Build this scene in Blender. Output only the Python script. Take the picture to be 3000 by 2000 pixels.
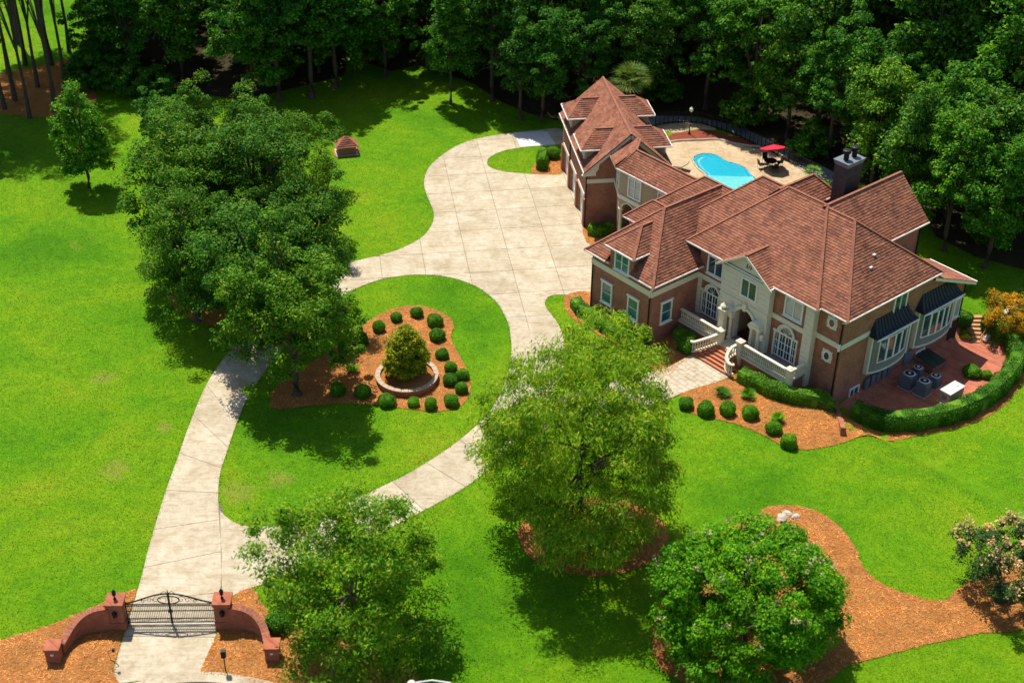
import bpy, math, random
import numpy as np
from mathutils import Vector, Matrix

# ------------------------------------------------------------------ scene, camera, light
SC = bpy.context.scene
COL = SC.collection
for o in list(bpy.data.objects):
    bpy.data.objects.remove(o)

FPX, CAMH = 4103.4, 58.8                      # focal length in pixels of the 3000 px photograph
PITCH, ROLL, YAW = math.radians(33.28), math.radians(-0.889), math.radians(-49.78)

def camrot():
    c, s = math.cos(PITCH), math.sin(PITCH)
    R = np.array([[1, 0, 0], [0, -s, -c], [0, c, -s]])
    cr, sr = math.cos(ROLL), math.sin(ROLL)
    return np.array([[cr, sr, 0], [-sr, cr, 0], [0, 0, 1]]) @ R
CM = camrot()
C0 = np.array([0, 0, CAMH])

cam = bpy.data.cameras.new('camera')
cam.lens = 36 * FPX / 3000
cam.sensor_width = 36
cam.clip_start = 1.0
cam.clip_end = 2000
cam.dof.use_dof = True
cam.dof.focus_distance = 103
cam.dof.aperture_fstop = 0.23
co = bpy.data.objects.new('camera', cam)
mw = Matrix.Identity(4)
for i in range(3):
    mw[i][0], mw[i][1], mw[i][2] = CM[0][i], -CM[1][i], -CM[2][i]
    mw[i][3] = C0[i]
co.matrix_world = mw
COL.objects.link(co)
SC.camera = co

SUN_EL = math.radians(64)
SUN_SH = math.radians(-62)                    # ground direction in which shadows fall
world = bpy.data.worlds.new('World')
SC.world = world
world.use_nodes = True
wn = world.node_tree.nodes
wl_ = world.node_tree.links
wn.clear()
sky = wn.new('ShaderNodeTexSky')
sky.sky_type = 'NISHITA'
sky.sun_disc = False
sky.sun_elevation = SUN_EL
sd = Vector((-math.cos(SUN_SH) * math.cos(SUN_EL), -math.sin(SUN_SH) * math.cos(SUN_EL), math.sin(SUN_EL)))
sky.sun_rotation = math.atan2(sd.x, sd.y)
bg = wn.new('ShaderNodeBackground')
bg.inputs['Strength'].default_value = 0.095
wo = wn.new('ShaderNodeOutputWorld')
wl_.new(sky.outputs[0], bg.inputs[0])
wl_.new(bg.outputs[0], wo.inputs[0])
sun = bpy.data.lights.new('sun', 'SUN')
sun.energy = 4.5
sun.angle = math.radians(0.53)
sun.color = (1.0, 0.95, 0.86)
so = bpy.data.objects.new('sun', sun)
so.rotation_euler = sd.to_track_quat('Z', 'Y').to_euler()
so.location = (0, 60, 120)
COL.objects.link(so)
SC.view_settings.view_transform = 'Standard'
SC.view_settings.look = 'None'
SC.view_settings.exposure = 0.6
SC.view_settings.gamma = 1.0
SC.render.engine = 'CYCLES'
SC.cycles.max_bounces = 6
SC.cycles.transparent_max_bounces = 8

# ------------------------------------------------------------------ coordinates
def ray(x, y):                                # x, y in a 2352 x 1568 view of the photograph
    s = 3000 / 2352
    return CM.T @ np.array([(x * s - 1500) / FPX, (y * s - 1000) / FPX, 1])

def sstep(a, b, t):
    t = np.clip((np.asarray(t, float) - a) / (b - a), 0, 1)
    return t * t * (3 - 2 * t)

def G0(x, y, z=0.0):
    v = ray(x, y)
    return C0 + (z - CAMH) / v[2] * v

HO = G0(1490, 771, 0.8)
HO[2] = 0
HU = np.array([math.cos(YAW), math.sin(YAW)])
HV = np.array([-math.sin(YAW), math.cos(YAW)])
PAT = -1.12

def hloc(p):
    d = np.asarray(p)[..., :2] - HO[:2]
    return d @ HU, d @ HV

def TZ(x, y):                                 # terrain: a sunken yard beside the house
    u, v = hloc(np.stack([np.asarray(x, float), np.asarray(y, float)], -1))
    return PAT * sstep(12.6, 14.2, u) * sstep(3.6, 6.2, v) * (1 - sstep(21.5, 24.5, v)) * (1 - 0.6 * sstep(21, 28, u))

def G(x, y, up=0.0):                          # pixel -> point on the ground
    z = 0.0
    for _ in range(12):
        p = G0(x, y, z + up)
        z = float(TZ(p[0], p[1]))
    p = G0(x, y, z + up)
    return np.array([p[0], p[1], z + up])

def HW(u, v, z=0.0):                          # house coordinates -> world
    return np.array([HO[0] + u * HU[0] + v * HV[0], HO[1] + u * HU[1] + v * HV[1], z])

# ------------------------------------------------------------------ materials
def mat(name):
    m = bpy.data.materials.new(name)
    m.use_nodes = True
    nt = m.node_tree
    b = nt.nodes['Principled BSDF']
    b.inputs['Specular IOR Level'].default_value = 0.25
    return m, nt, b

def nd(nt, t, **kw):
    n = nt.nodes.new(t)
    for k, v in kw.items():
        if k in n.inputs:
            n.inputs[k].default_value = v
        else:
            setattr(n, k, v)
    return n

def ramp(nt, fac, stops):
    r = nt.nodes.new('ShaderNodeValToRGB')
    e = r.color_ramp.elements
    while len(e) < len(stops):
        e.new(0.5)
    for i, (p, c) in enumerate(stops):
        e[i].position = p
        e[i].color = (*c, 1)
    nt.links.new(fac, r.inputs[0])
    return r.outputs[0]

def noise(nt, vec, scale, detail=4, rough=0.55, dist=0.0):
    n = nd(nt, 'ShaderNodeTexNoise', Scale=scale, Detail=detail, Roughness=rough, Distortion=dist)
    nt.links.new(vec, n.inputs['Vector'])
    return n.outputs['Fac']

def mixc(nt, fac, a, b, mode='MIX'):
    m = nt.nodes.new('ShaderNodeMix')
    m.data_type = 'RGBA'
    m.blend_type = mode
    for s, i in ((fac, 0), (a, 6), (b, 7)):
        if isinstance(s, (int, float)):
            m.inputs[i].default_value = s
        elif isinstance(s, tuple):
            m.inputs[i].default_value = (*s, 1)
        else:
            nt.links.new(s, m.inputs[i])
    return m.outputs[2]

def bump(nt, b, h, strength=0.5, dist=0.05):
    n = nd(nt, 'ShaderNodeBump', Strength=strength, Distance=dist)
    nt.links.new(h, n.inputs['Height'])
    nt.links.new(n.outputs[0], b.inputs['Normal'])

def pos(nt):
    return nt.nodes.new('ShaderNodeNewGeometry').outputs['Position']

def objco(nt):
    return nt.nodes.new('ShaderNodeTexCoord').outputs['Object']

def plain(name, c, rough=0.6, metal=0.0, spec=0.25, var=0.12, nscale=3.0):
    m, nt, b = mat(name)
    n = noise(nt, pos(nt), nscale, 5)
    d = tuple(x * (1 - var) for x in c)
    l = tuple(min(1, x * (1 + var)) for x in c)
    nt.links.new(ramp(nt, n, [(0.3, d), (0.7, l)]), b.inputs['Base Color'])
    b.inputs['Roughness'].default_value = rough
    b.inputs['Metallic'].default_value = metal
    b.inputs['Specular IOR Level'].default_value = spec
    return m

M = {}
WORN = [((235, 868), 1.6), ((378, 980), 1.2), ((262, 1078), 1.9), ((545, 1130), 2.2), ((640, 1100), 1.8), ((1930, 1225), 1.2)]
def lawn_mat():
    m, nt, b = mat('lawn')
    p = pos(nt)
    c = ramp(nt, noise(nt, p, 0.09, 6, 0.62, 0.4), [(0.30, (0.060, 0.200, 0.003)), (0.44, (0.105, 0.270, 0.004)), (0.56, (0.155, 0.300, 0.005)), (0.70, (0.225, 0.305, 0.010))])
    c2 = ramp(nt, noise(nt, p, 1.1, 6, 0.7, 0.6), [(0.3, (0.72, 0.8, 0.7)), (0.55, (1.0, 1.0, 1.0)), (0.75, (1.3, 1.12, 1.2))])
    c = mixc(nt, 1.0, c, c2, 'MULTIPLY')
    c3 = ramp(nt, noise(nt, p, 5.5, 5, 0.75, 1.0), [(0.3, (0.45, 0.52, 0.45)), (0.5, (0.95, 0.95, 0.9)), (0.7, (1.4, 1.3, 1.4))])
    c = mixc(nt, 0.85, c, c3, 'MULTIPLY')
    dry = ramp(nt, noise(nt, p, 0.28, 7, 0.72, 0.5), [(0.64, (0, 0, 0)), (0.76, (1, 1, 1))])
    dm = nt.nodes.new('ShaderNodeMath'); dm.operation = 'MULTIPLY'; dm.inputs[1].default_value = 0.6
    nt.links.new(dry, dm.inputs[0])
    c = mixc(nt, dm.outputs[0], c, (0.30, 0.25, 0.05))
    for px_, rad in WORN:                      # bare, dried-out patches worn into the turf
        w_ = G0(*px_)
        ds = nt.nodes.new('ShaderNodeVectorMath'); ds.operation = 'DISTANCE'
        nt.links.new(p, ds.inputs[0]); ds.inputs[1].default_value = (w_[0], w_[1], 0)
        a1 = nt.nodes.new('ShaderNodeMath'); a1.operation = 'MULTIPLY_ADD'; a1.inputs[1].default_value = -0.5 / rad; a1.inputs[2].default_value = 0.62
        nt.links.new(ds.outputs['Value'], a1.inputs[0])
        a2 = nt.nodes.new('ShaderNodeMath'); a2.operation = 'ADD'
        nt.links.new(a1.outputs[0], a2.inputs[0]); nt.links.new(noise(nt, p, 1.6, 6, 0.75, 1.0), a2.inputs[1])
        c = mixc(nt, ramp(nt, a2.outputs[0], [(0.80, (0, 0, 0)), (1.05, (0.4, 0.4, 0.4))]), c, (0.30, 0.23, 0.06))
    nt.links.new(c, b.inputs['Base Color'])
    b.inputs['Roughness'].default_value = 0.8
    b.inputs['Specular IOR Level'].default_value = 0.08
    bump(nt, b, noise(nt, p, 7, 6, 0.75, 1.0), 0.9, 0.16)
    return m
M['lawn'] = lawn_mat()

def mulch_mat(name, a, b_, d):
    m, nt, b = mat(name)
    p = pos(nt)
    c = ramp(nt, noise(nt, p, 9, 6, 0.75, 1.5), [(0.28, d), (0.5, a), (0.75, b_)])
    c = mixc(nt, 0.3, c, ramp(nt, noise(nt, p, 0.8, 5, 0.65), [(0.3, d), (0.7, b_)]), 'MIX')
    nt.links.new(c, b.inputs['Base Color'])
    b.inputs['Roughness'].default_value = 0.9
    b.inputs['Specular IOR Level'].default_value = 0.05
    bump(nt, b, noise(nt, p, 14, 6, 0.8, 1.5), 1.0, 0.08)
    return m
M['mulch'] = mulch_mat('pine_straw', (0.42, 0.16, 0.042), (0.56, 0.25, 0.08), (0.19, 0.062, 0.017))
M['redmulch'] = mulch_mat('red_mulch', (0.25, 0.06, 0.035), (0.34, 0.10, 0.06), (0.12, 0.03, 0.02))
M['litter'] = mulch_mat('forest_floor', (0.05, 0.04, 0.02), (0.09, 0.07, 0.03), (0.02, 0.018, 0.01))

def concrete_mat(name, base, dark, warm):
    m, nt, b = mat(name)
    p = pos(nt)
    c = ramp(nt, noise(nt, p, 0.5, 7, 0.65, 0.6), [(0.3, dark), (0.5, base), (0.72, warm)])
    st = ramp(nt, noise(nt, p, 1.7, 8, 0.7, 1.2), [(0.34, (0.66, 0.60, 0.50)), (0.58, (1, 1, 1))])
    c = mixc(nt, 0.6, c, st, 'MULTIPLY')
    c = mixc(nt, 0.35, c, ramp(nt, noise(nt, p, 25, 4, 0.7), [(0.3, (0.7, 0.7, 0.7)), (0.7, (1.15, 1.15, 1.15))]), 'MULTIPLY')
    mp = nt.nodes.new('ShaderNodeMapping')
    mp.inputs['Scale'].default_value = (0.55, 3.2, 1)
    mp.inputs['Rotation'].default_value = (0, 0, -0.15)
    nt.links.new(p, mp.inputs[0])
    c = mixc(nt, 0.38, c, ramp(nt, noise(nt, mp.outputs[0], 1.3, 8, 0.75, 0.8), [(0.40, (0.62, 0.52, 0.40)), (0.53, (1, 1, 1))]), 'MULTIPLY')
    oi = nt.nodes.new('ShaderNodeObjectInfo')
    c = mixc(nt, 0.6, c, ramp(nt, oi.outputs['Random'], [(0, (0.82, 0.81, 0.79)), (1, (1.08, 1.08, 1.08))]), 'MULTIPLY')
    nt.links.new(c, b.inputs['Base Color'])
    b.inputs['Roughness'].default_value = 0.85
    bump(nt, b, noise(nt, p, 12, 5), 0.2, 0.02)
    return m
M['concrete'] = concrete_mat('concrete', (0.485, 0.415, 0.30), (0.40, 0.325, 0.215), (0.565, 0.50, 0.385))
M['newconcrete'] = plain('pale_concrete', (0.58, 0.56, 0.53), 0.8, var=0.05)
M['deck'] = concrete_mat('pool_deck_stone', (0.48, 0.36, 0.22), (0.36, 0.25, 0.14), (0.56, 0.46, 0.32))
M['joint'] = plain('dark_joint', (0.15, 0.125, 0.085), 0.9)
M['paver'] = concrete_mat('paver', (0.52, 0.44, 0.32), (0.42, 0.34, 0.24), (0.58, 0.52, 0.42))
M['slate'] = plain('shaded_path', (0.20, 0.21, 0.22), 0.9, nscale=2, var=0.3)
M['asphalt'] = plain('asphalt', (0.07, 0.07, 0.075), 0.9, nscale=8)

def brick_mat(name, c1, c2, mort, sc=1.0):
    m, nt, b = mat(name)
    s = nt.nodes.new('ShaderNodeSeparateXYZ')
    nt.links.new(objco(nt), s.inputs[0])
    a = nt.nodes.new('ShaderNodeMath')
    nt.links.new(s.outputs[0], a.inputs[0]); nt.links.new(s.outputs[1], a.inputs[1])
    cb = nt.nodes.new('ShaderNodeCombineXYZ')
    nt.links.new(a.outputs[0], cb.inputs[0]); nt.links.new(s.outputs[2], cb.inputs[1])
    br = nd(nt, 'ShaderNodeTexBrick', Scale=1.0)
    br.inputs['Brick Width'].default_value = 0.22 * sc
    br.inputs['Row Height'].default_value = 0.078 * sc
    br.inputs['Mortar Size'].default_value = 0.008
    br.inputs['Color1'].default_value = (*c1, 1)
    br.inputs['Color2'].default_value = (*c2, 1)
    br.inputs['Mortar'].default_value = (*mort, 1)
    nt.links.new(cb.outputs[0], br.inputs[0])
    c = mixc(nt, 0.7, br.outputs[0], ramp(nt, noise(nt, pos(nt), 1.3, 6, 0.7), [(0.3, (0.55, 0.55, 0.6)), (0.7, (1.25, 1.2, 1.1))]), 'MULTIPLY')
    nt.links.new(c, b.inputs['Base Color'])
    b.inputs['Roughness'].default_value = 0.85
    bump(nt, b, br.outputs[1], -0.5, 0.01)
    return m
M['brick'] = brick_mat('red_brick', (0.42, 0.135, 0.075), (0.27, 0.095, 0.06), (0.34, 0.26, 0.20))
M['gatebrick'] = brick_mat('gate_brick', (0.42, 0.125, 0.06), (0.29, 0.085, 0.045), (0.30, 0.19, 0.14))
M['patio'] = brick_mat('patio_brick', (0.48, 0.15, 0.085), (0.36, 0.11, 0.065), (0.36, 0.2, 0.13), 1.6)

def shingle_mat():
    m, nt, b = mat('shingle')
    g = nt.nodes.new('ShaderNodeNewGeometry')
    c = ramp(nt, g.outputs['Random Per Island'], [(0.0, (0.18, 0.078, 0.05)), (0.2, (0.25, 0.098, 0.058)), (0.6, (0.285, 0.114, 0.067)), (0.9, (0.32, 0.132, 0.078)), (1.0, (0.17, 0.085, 0.06))])
    n = ramp(nt, noise(nt, g.outputs['Position'], 0.9, 5, 0.65), [(0.32, (0.58, 0.56, 0.58)), (0.6, (1.08, 1.08, 1.08))])
    c = mixc(nt, 0.85, c, n, 'MULTIPLY')
    nt.links.new(c, b.inputs['Base Color'])
    b.inputs['Roughness'].default_value = 0.9
    b.inputs['Specular IOR Level'].default_value = 0.12
    return m
M['shingle'] = shingle_mat()
M['ridge'] = plain('ridge_shingle', (0.255, 0.10, 0.06), 0.9, var=0.3, nscale=5)
M['deckwood'] = plain('roof_deck', (0.12, 0.045, 0.03), 0.9)
M['trim'] = plain('painted_trim', (0.69, 0.65, 0.53), 0.6, var=0.05)
M['white'] = plain('white_paint', (0.78, 0.77, 0.72), 0.5, var=0.04)
M['stucco'] = plain('tan_stucco', (0.40, 0.31, 0.21), 0.85, var=0.08)
M['greystucco'] = plain('grey_stucco', (0.22, 0.22, 0.20), 0.85, var=0.08)
M['limestone'] = plain('cast_stone', (0.68, 0.60, 0.45), 0.75, var=0.08)
M['step'] = plain('step_brick', (0.42, 0.15, 0.075), 0.85, var=0.15)
M['porch'] = plain('porch_slate', (0.22, 0.24, 0.26), 0.7)
M['metalroof'] = plain('dark_metal_roof', (0.022, 0.026, 0.036), 0.5, 0.3)
M['black'] = plain('black_metal', (0.015, 0.015, 0.017), 0.45, 0.4)
M['grey'] = plain('grey_metal', (0.16, 0.18, 0.21), 0.5, 0.2)
M['palegrey'] = plain('pale_grey_metal', (0.30, 0.31, 0.32), 0.5, 0.1)
M['silver'] = plain('pale_metal', (0.55, 0.54, 0.5), 0.5, 0.2)
M['chim'] = brick_mat('chimney_brick', (0.07, 0.05, 0.055), (0.045, 0.038, 0.045), (0.07, 0.06, 0.06))
M['door'] = plain('mahogany_door', (0.12, 0.02, 0.015), 0.4)
M['dark'] = plain('dark_opening', (0.02, 0.02, 0.022), 0.8)
M['red'] = plain('red_canvas', (0.62, 0.012, 0.03), 0.7, var=0.05)
M['stone'] = plain('pale_rock', (0.44, 0.38, 0.30), 0.85, var=0.2)
M['steptread'] = plain('sandstone_step', (0.40, 0.22, 0.10), 0.85, var=0.2)
M['greenbox'] = plain('green_plastic', (0.02, 0.045, 0.03), 0.4)
M['bark'] = plain('bark', (0.085, 0.062, 0.045), 0.95, var=0.35, nscale=6)
M['palebark'] = plain('pale_bark', (0.24, 0.19, 0.14), 0.95, var=0.3, nscale=6)
M['wood'] = plain('weathered_wood', (0.2, 0.13, 0.07), 0.9, var=0.2)
M['white_flower'] = plain('pale_flower', (0.62, 0.45, 0.42), 0.8, var=0.2, nscale=8)

def glass_mat(name, a, b_):
    m, nt, b = mat(name)
    nt.links.new(ramp(nt, noise(nt, pos(nt), 1.1, 2), [(0.35, a), (0.65, b_)]), b.inputs['Base Color'])
    b.inputs['Roughness'].default_value = 0.06
    b.inputs['Specular IOR Level'].default_value = 0.9
    return m
M['glass'] = glass_mat('window_glass', (0.02, 0.10, 0.11), (0.05, 0.19, 0.20))
M['darkglass'] = glass_mat('dark_glass', (0.012, 0.03, 0.05), (0.03, 0.08, 0.12))
M['blinds'] = glass_mat('blinds_glass', (0.26, 0.32, 0.32), (0.36, 0.42, 0.42))

def water_mat():
    m, nt, b = mat('pool_water')
    b.inputs['Base Color'].default_value = (0.72, 0.98, 1.0, 1)
    b.inputs['Roughness'].default_value = 0.03
    b.inputs['Transmission Weight'].default_value = 1.0
    b.inputs['IOR'].default_value = 1.33
    bump(nt, b, noise(nt, pos(nt), 2.2, 3), 0.25, 0.05)
    return m
M['water'] = water_mat()
M['poolshell'] = plain('pool_shell', (0.025, 0.58, 0.74), 0.6, var=0.06)
M['poolshallow'] = plain('pool_shallow', (0.34, 0.88, 0.86), 0.6, var=0.1)
M['poolstep'] = plain('pool_step', (0.50, 0.82, 0.85), 0.6, var=0.05)

def leaf_mat(name, cols, trans=0.22):
    m, nt, b = mat(name)
    g = nt.nodes.new('ShaderNodeNewGeometry')
    oi = nt.nodes.new('ShaderNodeObjectInfo')
    n = len(cols)
    c = ramp(nt, g.outputs['Random Per Island'], [(i / (n - 1), cols[i]) for i in range(n)])
    c = mixc(nt, 0.85, c, ramp(nt, noise(nt, g.outputs['Position'], 0.6, 5, 0.65), [(0.32, (0.45, 0.58, 0.55)), (0.52, (1.0, 1.0, 1.0)), (0.7, (1.75, 1.45, 1.2))]), 'MULTIPLY')
    c = mixc(nt, 0.6, c, ramp(nt, oi.outputs['Random'], [(0, (0.45, 0.68, 0.8)), (0.35, (0.75, 0.88, 0.85)), (0.65, (1.1, 1.1, 0.8)), (1, (1.8, 1.5, 0.7))]), 'MULTIPLY')
    nt.links.new(c, b.inputs['Base Color'])
    b.inputs['Roughness'].default_value = 0.6
    b.inputs['Specular IOR Level'].default_value = 0.12
    t = nt.nodes.new('ShaderNodeBsdfTranslucent')
    nt.links.new(mixc(nt, 1.0, c, (1.5, 1.5, 0.7), 'MULTIPLY'), t.inputs[0])
    ms = nt.nodes.new('ShaderNodeMixShader')
    ms.inputs[0].default_value = trans
    nt.links.new(b.outputs[0], ms.inputs[1])
    nt.links.new(t.outputs[0], ms.inputs[2])
    nt.links.new(ms.outputs[0], nt.nodes['Material Output'].inputs['Surface'])
    return m
M['forestleaf'] = leaf_mat('forest_leaf', [(0.019, 0.10, 0.012), (0.036, 0.155, 0.011), (0.068, 0.21, 0.010), (0.15, 0.29, 0.011)])
M['forestleaf2'] = leaf_mat('forest_leaf_b', [(0.022, 0.105, 0.022), (0.042, 0.15, 0.017), (0.085, 0.22, 0.012), (0.19, 0.30, 0.013)])
M['oakleaf'] = leaf_mat('oak_leaf', [(0.03, 0.125, 0.009), (0.055, 0.18, 0.009), (0.095, 0.22, 0.010), (0.20, 0.26, 0.022)])
M['feather'] = leaf_mat('feather_leaf', [(0.075, 0.20, 0.007), (0.135, 0.275, 0.009), (0.205, 0.335, 0.013), (0.38, 0.41, 0.05)], 0.35)
M['nearleaf'] = leaf_mat('near_leaf', [(0.042, 0.165, 0.008), (0.075, 0.22, 0.010), (0.13, 0.275, 0.012), (0.27, 0.34, 0.035)], 0.3)
M['myrtleleaf'] = leaf_mat('myrtle_leaf', [(0.028, 0.14, 0.006), (0.048, 0.20, 0.006), (0.085, 0.26, 0.008), (0.15, 0.31, 0.012)], 0.3)
M['hedgeleaf'] = leaf_mat('hedge_leaf', [(0.035, 0.12, 0.010), (0.06, 0.18, 0.010), (0.10, 0.24, 0.012), (0.15, 0.28, 0.02)], 0.2)
M['ballleaf'] = leaf_mat('box_leaf', [(0.05, 0.18, 0.008), (0.085, 0.24, 0.010), (0.14, 0.30, 0.014)], 0.2)
M['goldleaf'] = leaf_mat('gold_leaf', [(0.15, 0.24, 0.01), (0.30, 0.33, 0.012), (0.45, 0.38, 0.02), (0.13, 0.22, 0.01)], 0.3)
M['orangeleaf'] = leaf_mat('orange_leaf', [(0.16, 0.16, 0.01), (0.38, 0.22, 0.015), (0.45, 0.24, 0.02), (0.25, 0.2, 0.012)], 0.3)
M['duskleaf'] = leaf_mat('dusky_leaf', [(0.03, 0.09, 0.015), (0.05, 0.125, 0.02), (0.10, 0.12, 0.04)], 0.25)
M['flower'] = leaf_mat('flower_petal', [(0.46, 0.33, 0.28), (0.55, 0.42, 0.35), (0.42, 0.26, 0.23)], 0.3)
M['palmleaf'] = leaf_mat('palm_leaf', [(0.07, 0.16, 0.02), (0.12, 0.22, 0.02), (0.30, 0.24, 0.05)], 0.25)
M['blade'] = leaf_mat('grass_blade', [(0.055, 0.19, 0.003), (0.11, 0.26, 0.004), (0.17, 0.30, 0.006), (0.28, 0.34, 0.02)], 0.3)
M['strawstrand'] = leaf_mat('straw_strand', [(0.22, 0.075, 0.02), (0.42, 0.16, 0.042), (0.57, 0.25, 0.075), (0.74, 0.41, 0.16)], 0.05)
M['pineleaf'] = leaf_mat('pine_needles', [(0.02, 0.06, 0.01), (0.04, 0.09, 0.015)], 0.2)

# ------------------------------------------------------------------ object helpers
def tag(o, label=None, cat=None, group=None, kind=None):
    if label: o['label'] = label
    if cat: o['category'] = cat
    if group: o['group'] = group
    if kind: o['kind'] = kind
    return o

def empty(name, loc=(0, 0, 0), rz=0.0, parent=None):
    o = bpy.data.objects.new(name, None)
    o.empty_display_size = 0.3
    o.location = tuple(float(t) for t in loc)
    o.rotation_euler = (0, 0, rz)
    o.parent = parent
    COL.objects.link(o)
    return o

def thing(name, label, cat, loc=(0, 0, 0), rz=0.0, group=None):
    return tag(empty(name, loc, rz), label, cat, group)

def link(name, me, parent=None, loc=None, rz=0.0, kind=None):
    o = bpy.data.objects.new(name, me)
    COL.objects.link(o)
    o.parent = parent
    if loc is not None:
        o.location = tuple(float(t) for t in loc)
    o.rotation_euler = (0, 0, rz)
    if kind: o['kind'] = kind
    return o

class MB:
    def __init__(s):
        s.v, s.f = [], []
    def add(s, vs, fs):
        n = len(s.v)
        s.v += [tuple(float(c) for c in p) for p in vs]
        s.f += [tuple(i + n for i in f) for f in fs]
        return s
    def box(s, a, b):
        x0, y0, z0 = a; x1, y1, z1 = b
        return s.add([(x0, y0, z0), (x1, y0, z0), (x1, y1, z0), (x0, y1, z0), (x0, y0, z1), (x1, y0, z1), (x1, y1, z1), (x0, y1, z1)],
                     [(3, 2, 1, 0), (4, 5, 6, 7), (0, 1, 5, 4), (1, 2, 6, 5), (2, 3, 7, 6), (3, 0, 4, 7)])
    def obox(s, c, w, d, z0, z1, rz=0.0, tw=None, td=None):
        tw = w if tw is None else tw; td = d if td is None else td
        cs, sn = math.cos(rz), math.sin(rz)
        def q(x, y, z): return (c[0] + x * cs - y * sn, c[1] + x * sn + y * cs, z)
        P = [q(-w / 2, -d / 2, z0), q(w / 2, -d / 2, z0), q(w / 2, d / 2, z0), q(-w / 2, d / 2, z0),
             q(-tw / 2, -td / 2, z1), q(tw / 2, -td / 2, z1), q(tw / 2, td / 2, z1), q(-tw / 2, td / 2, z1)]
        return s.add(P, [(3, 2, 1, 0), (4, 5, 6, 7), (0, 1, 5, 4), (1, 2, 6, 5), (2, 3, 7, 6), (3, 0, 4, 7)])
    def poly(s, pts):
        return s.add(pts, [tuple(range(len(pts)))])
    def prism_y(s, pts, y0, y1):              # polygon in xz, extruded along y (y0 outward)
        n = len(pts)
        V = [(p[0], y0, p[1]) for p in pts] + [(p[0], y1, p[1]) for p in pts]
        F = [tuple(range(n)), tuple(range(2 * n - 1, n - 1, -1))]
        F += [(i, i + n, (i + 1) % n + n, (i + 1) % n) for i in range(n)]
        return s.add(V, F)
    def prism_z(s, pts, z0, z1):
        n = len(pts)
        V = [(p[0], p[1], z0) for p in pts] + [(p[0], p[1], z1) for p in pts]
        F = [tuple(range(n - 1, -1, -1)), tuple(range(n, 2 * n))]
        F += [(i, (i + 1) % n, (i + 1) % n + n, i + n) for i in range(n)]
        return s.add(V, F)
    def lathe(s, prof, c=(0, 0), n=10):
        V, F = [], []
        for r, z in prof:
            for i in range(n):
                a = 2 * math.pi * i / n
                V.append((c[0] + r * math.cos(a), c[1] + r * math.sin(a), z))
        for k in range(len(prof) - 1):
            for i in range(n):
                j = (i + 1) % n
                F.append((k * n + i, k * n + j, (k + 1) * n + j, (k + 1) * n + i))
        F.append(tuple(range(n - 1, -1, -1)))
        F.append(tuple((len(prof) - 1) * n + i for i in range(n)))
        return s.add(V, F)
    def tube(s, pts, rad, n=6):
        pts = [Vector(tuple(float(c) for c in p)) for p in pts]
        if not hasattr(rad, '__len__'): rad = [rad] * len(pts)
        V, F = [], []
        for i, p in enumerate(pts):
            t = (pts[min(i + 1, len(pts) - 1)] - pts[max(i - 1, 0)])
            t = t.normalized() if t.length > 1e-9 else Vector((0, 0, 1))
            a = t.cross(Vector((0, 0, 1)))
            if a.length < 0.05: a = t.cross(Vector((1, 0, 0)))
            a.normalize(); b = t.cross(a)
            for k in range(n):
                w = 2 * math.pi * k / n
                V.append(p + a * (math.cos(w) * rad[i]) + b * (math.sin(w) * rad[i]))
        for i in range(len(pts) - 1):
            for k in range(n):
                j = (k + 1) % n
                F.append((i * n + k, i * n + j, (i + 1) * n + j, (i + 1) * n + k))
        F.append(tuple(range(n))); F.append(tuple((len(pts) - 1) * n + i for i in range(n - 1, -1, -1)))
        return s.add(V, F)
    def beam(s, a, b, w, h, up=0.0):          # box beam from a to b, width w, height h above the line
        a = Vector(tuple(map(float, a))); b = Vector(tuple(map(float, b)))
        t = (b - a).normalized()
        sd_ = t.cross(Vector((0, 0, 1)))
        if sd_.length < 1e-3: sd_ = Vector((1, 0, 0))
        sd_.normalize(); n = sd_.cross(t)
        P = []
        for p in (a, b):
            for x, y in ((-1, 0), (1, 0), (1, 1), (-1, 1)):
                P.append(p + sd_ * (x * w / 2) + n * (up + y * h))
        return s.add(P, [(0, 1, 2, 3), (7, 6, 5, 4), (0, 4, 5, 1), (1, 5, 6, 2), (2, 6, 7, 3), (3, 7, 4, 0)])
    def mesh(s, name, material, smooth=False):
        me = bpy.data.meshes.new(name)
        me.from_pydata(s.v, [], s.f)
        me.materials.append(M[material])
        if smooth:
            me.polygons.foreach_set('use_smooth', [True] * len(me.polygons))
        me.update()
        return me
    def build(s, name, material, parent=None, loc=None, rz=0.0, smooth=False, kind=None):
        return link(name, s.mesh(name, material, smooth), parent, loc, rz, kind)

def np_mesh(name, V, F4, material, smooth=False):
    me = bpy.data.meshes.new(name)
    V = np.asarray(V, np.float32); F4 = np.asarray(F4, np.int32)
    k = F4.shape[1]
    me.vertices.add(len(V)); me.vertices.foreach_set('co', V.ravel())
    me.loops.add(F4.size); me.loops.foreach_set('vertex_index', F4.ravel())
    me.polygons.add(len(F4))
    me.polygons.foreach_set('loop_start', np.arange(0, F4.size, k, dtype=np.int32))
    me.polygons.foreach_set('loop_total', np.full(len(F4), k, np.int32))
    if smooth:
        me.polygons.foreach_set('use_smooth', np.ones(len(F4), bool))
    me.materials.append(M[material])
    me.update(calc_edges=True)
    return me

def clip(poly, a, b):                         # keep the left side of a->b (2D)
    out = []
    n = len(poly)
    dx, dy = b[0] - a[0], b[1] - a[1]
    for i in range(n):
        p, q = poly[i], poly[(i + 1) % n]
        sp = dx * (p[1] - a[1]) - dy * (p[0] - a[0])
        sq = dx * (q[1] - a[1]) - dy * (q[0] - a[0])
        if sp >= 0: out.append(p)
        if (sp >= 0) != (sq >= 0):
            t = sp / (sp - sq)
            out.append((p[0] + t * (q[0] - p[0]), p[1] + t * (q[1] - p[1])))
    return out

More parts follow.
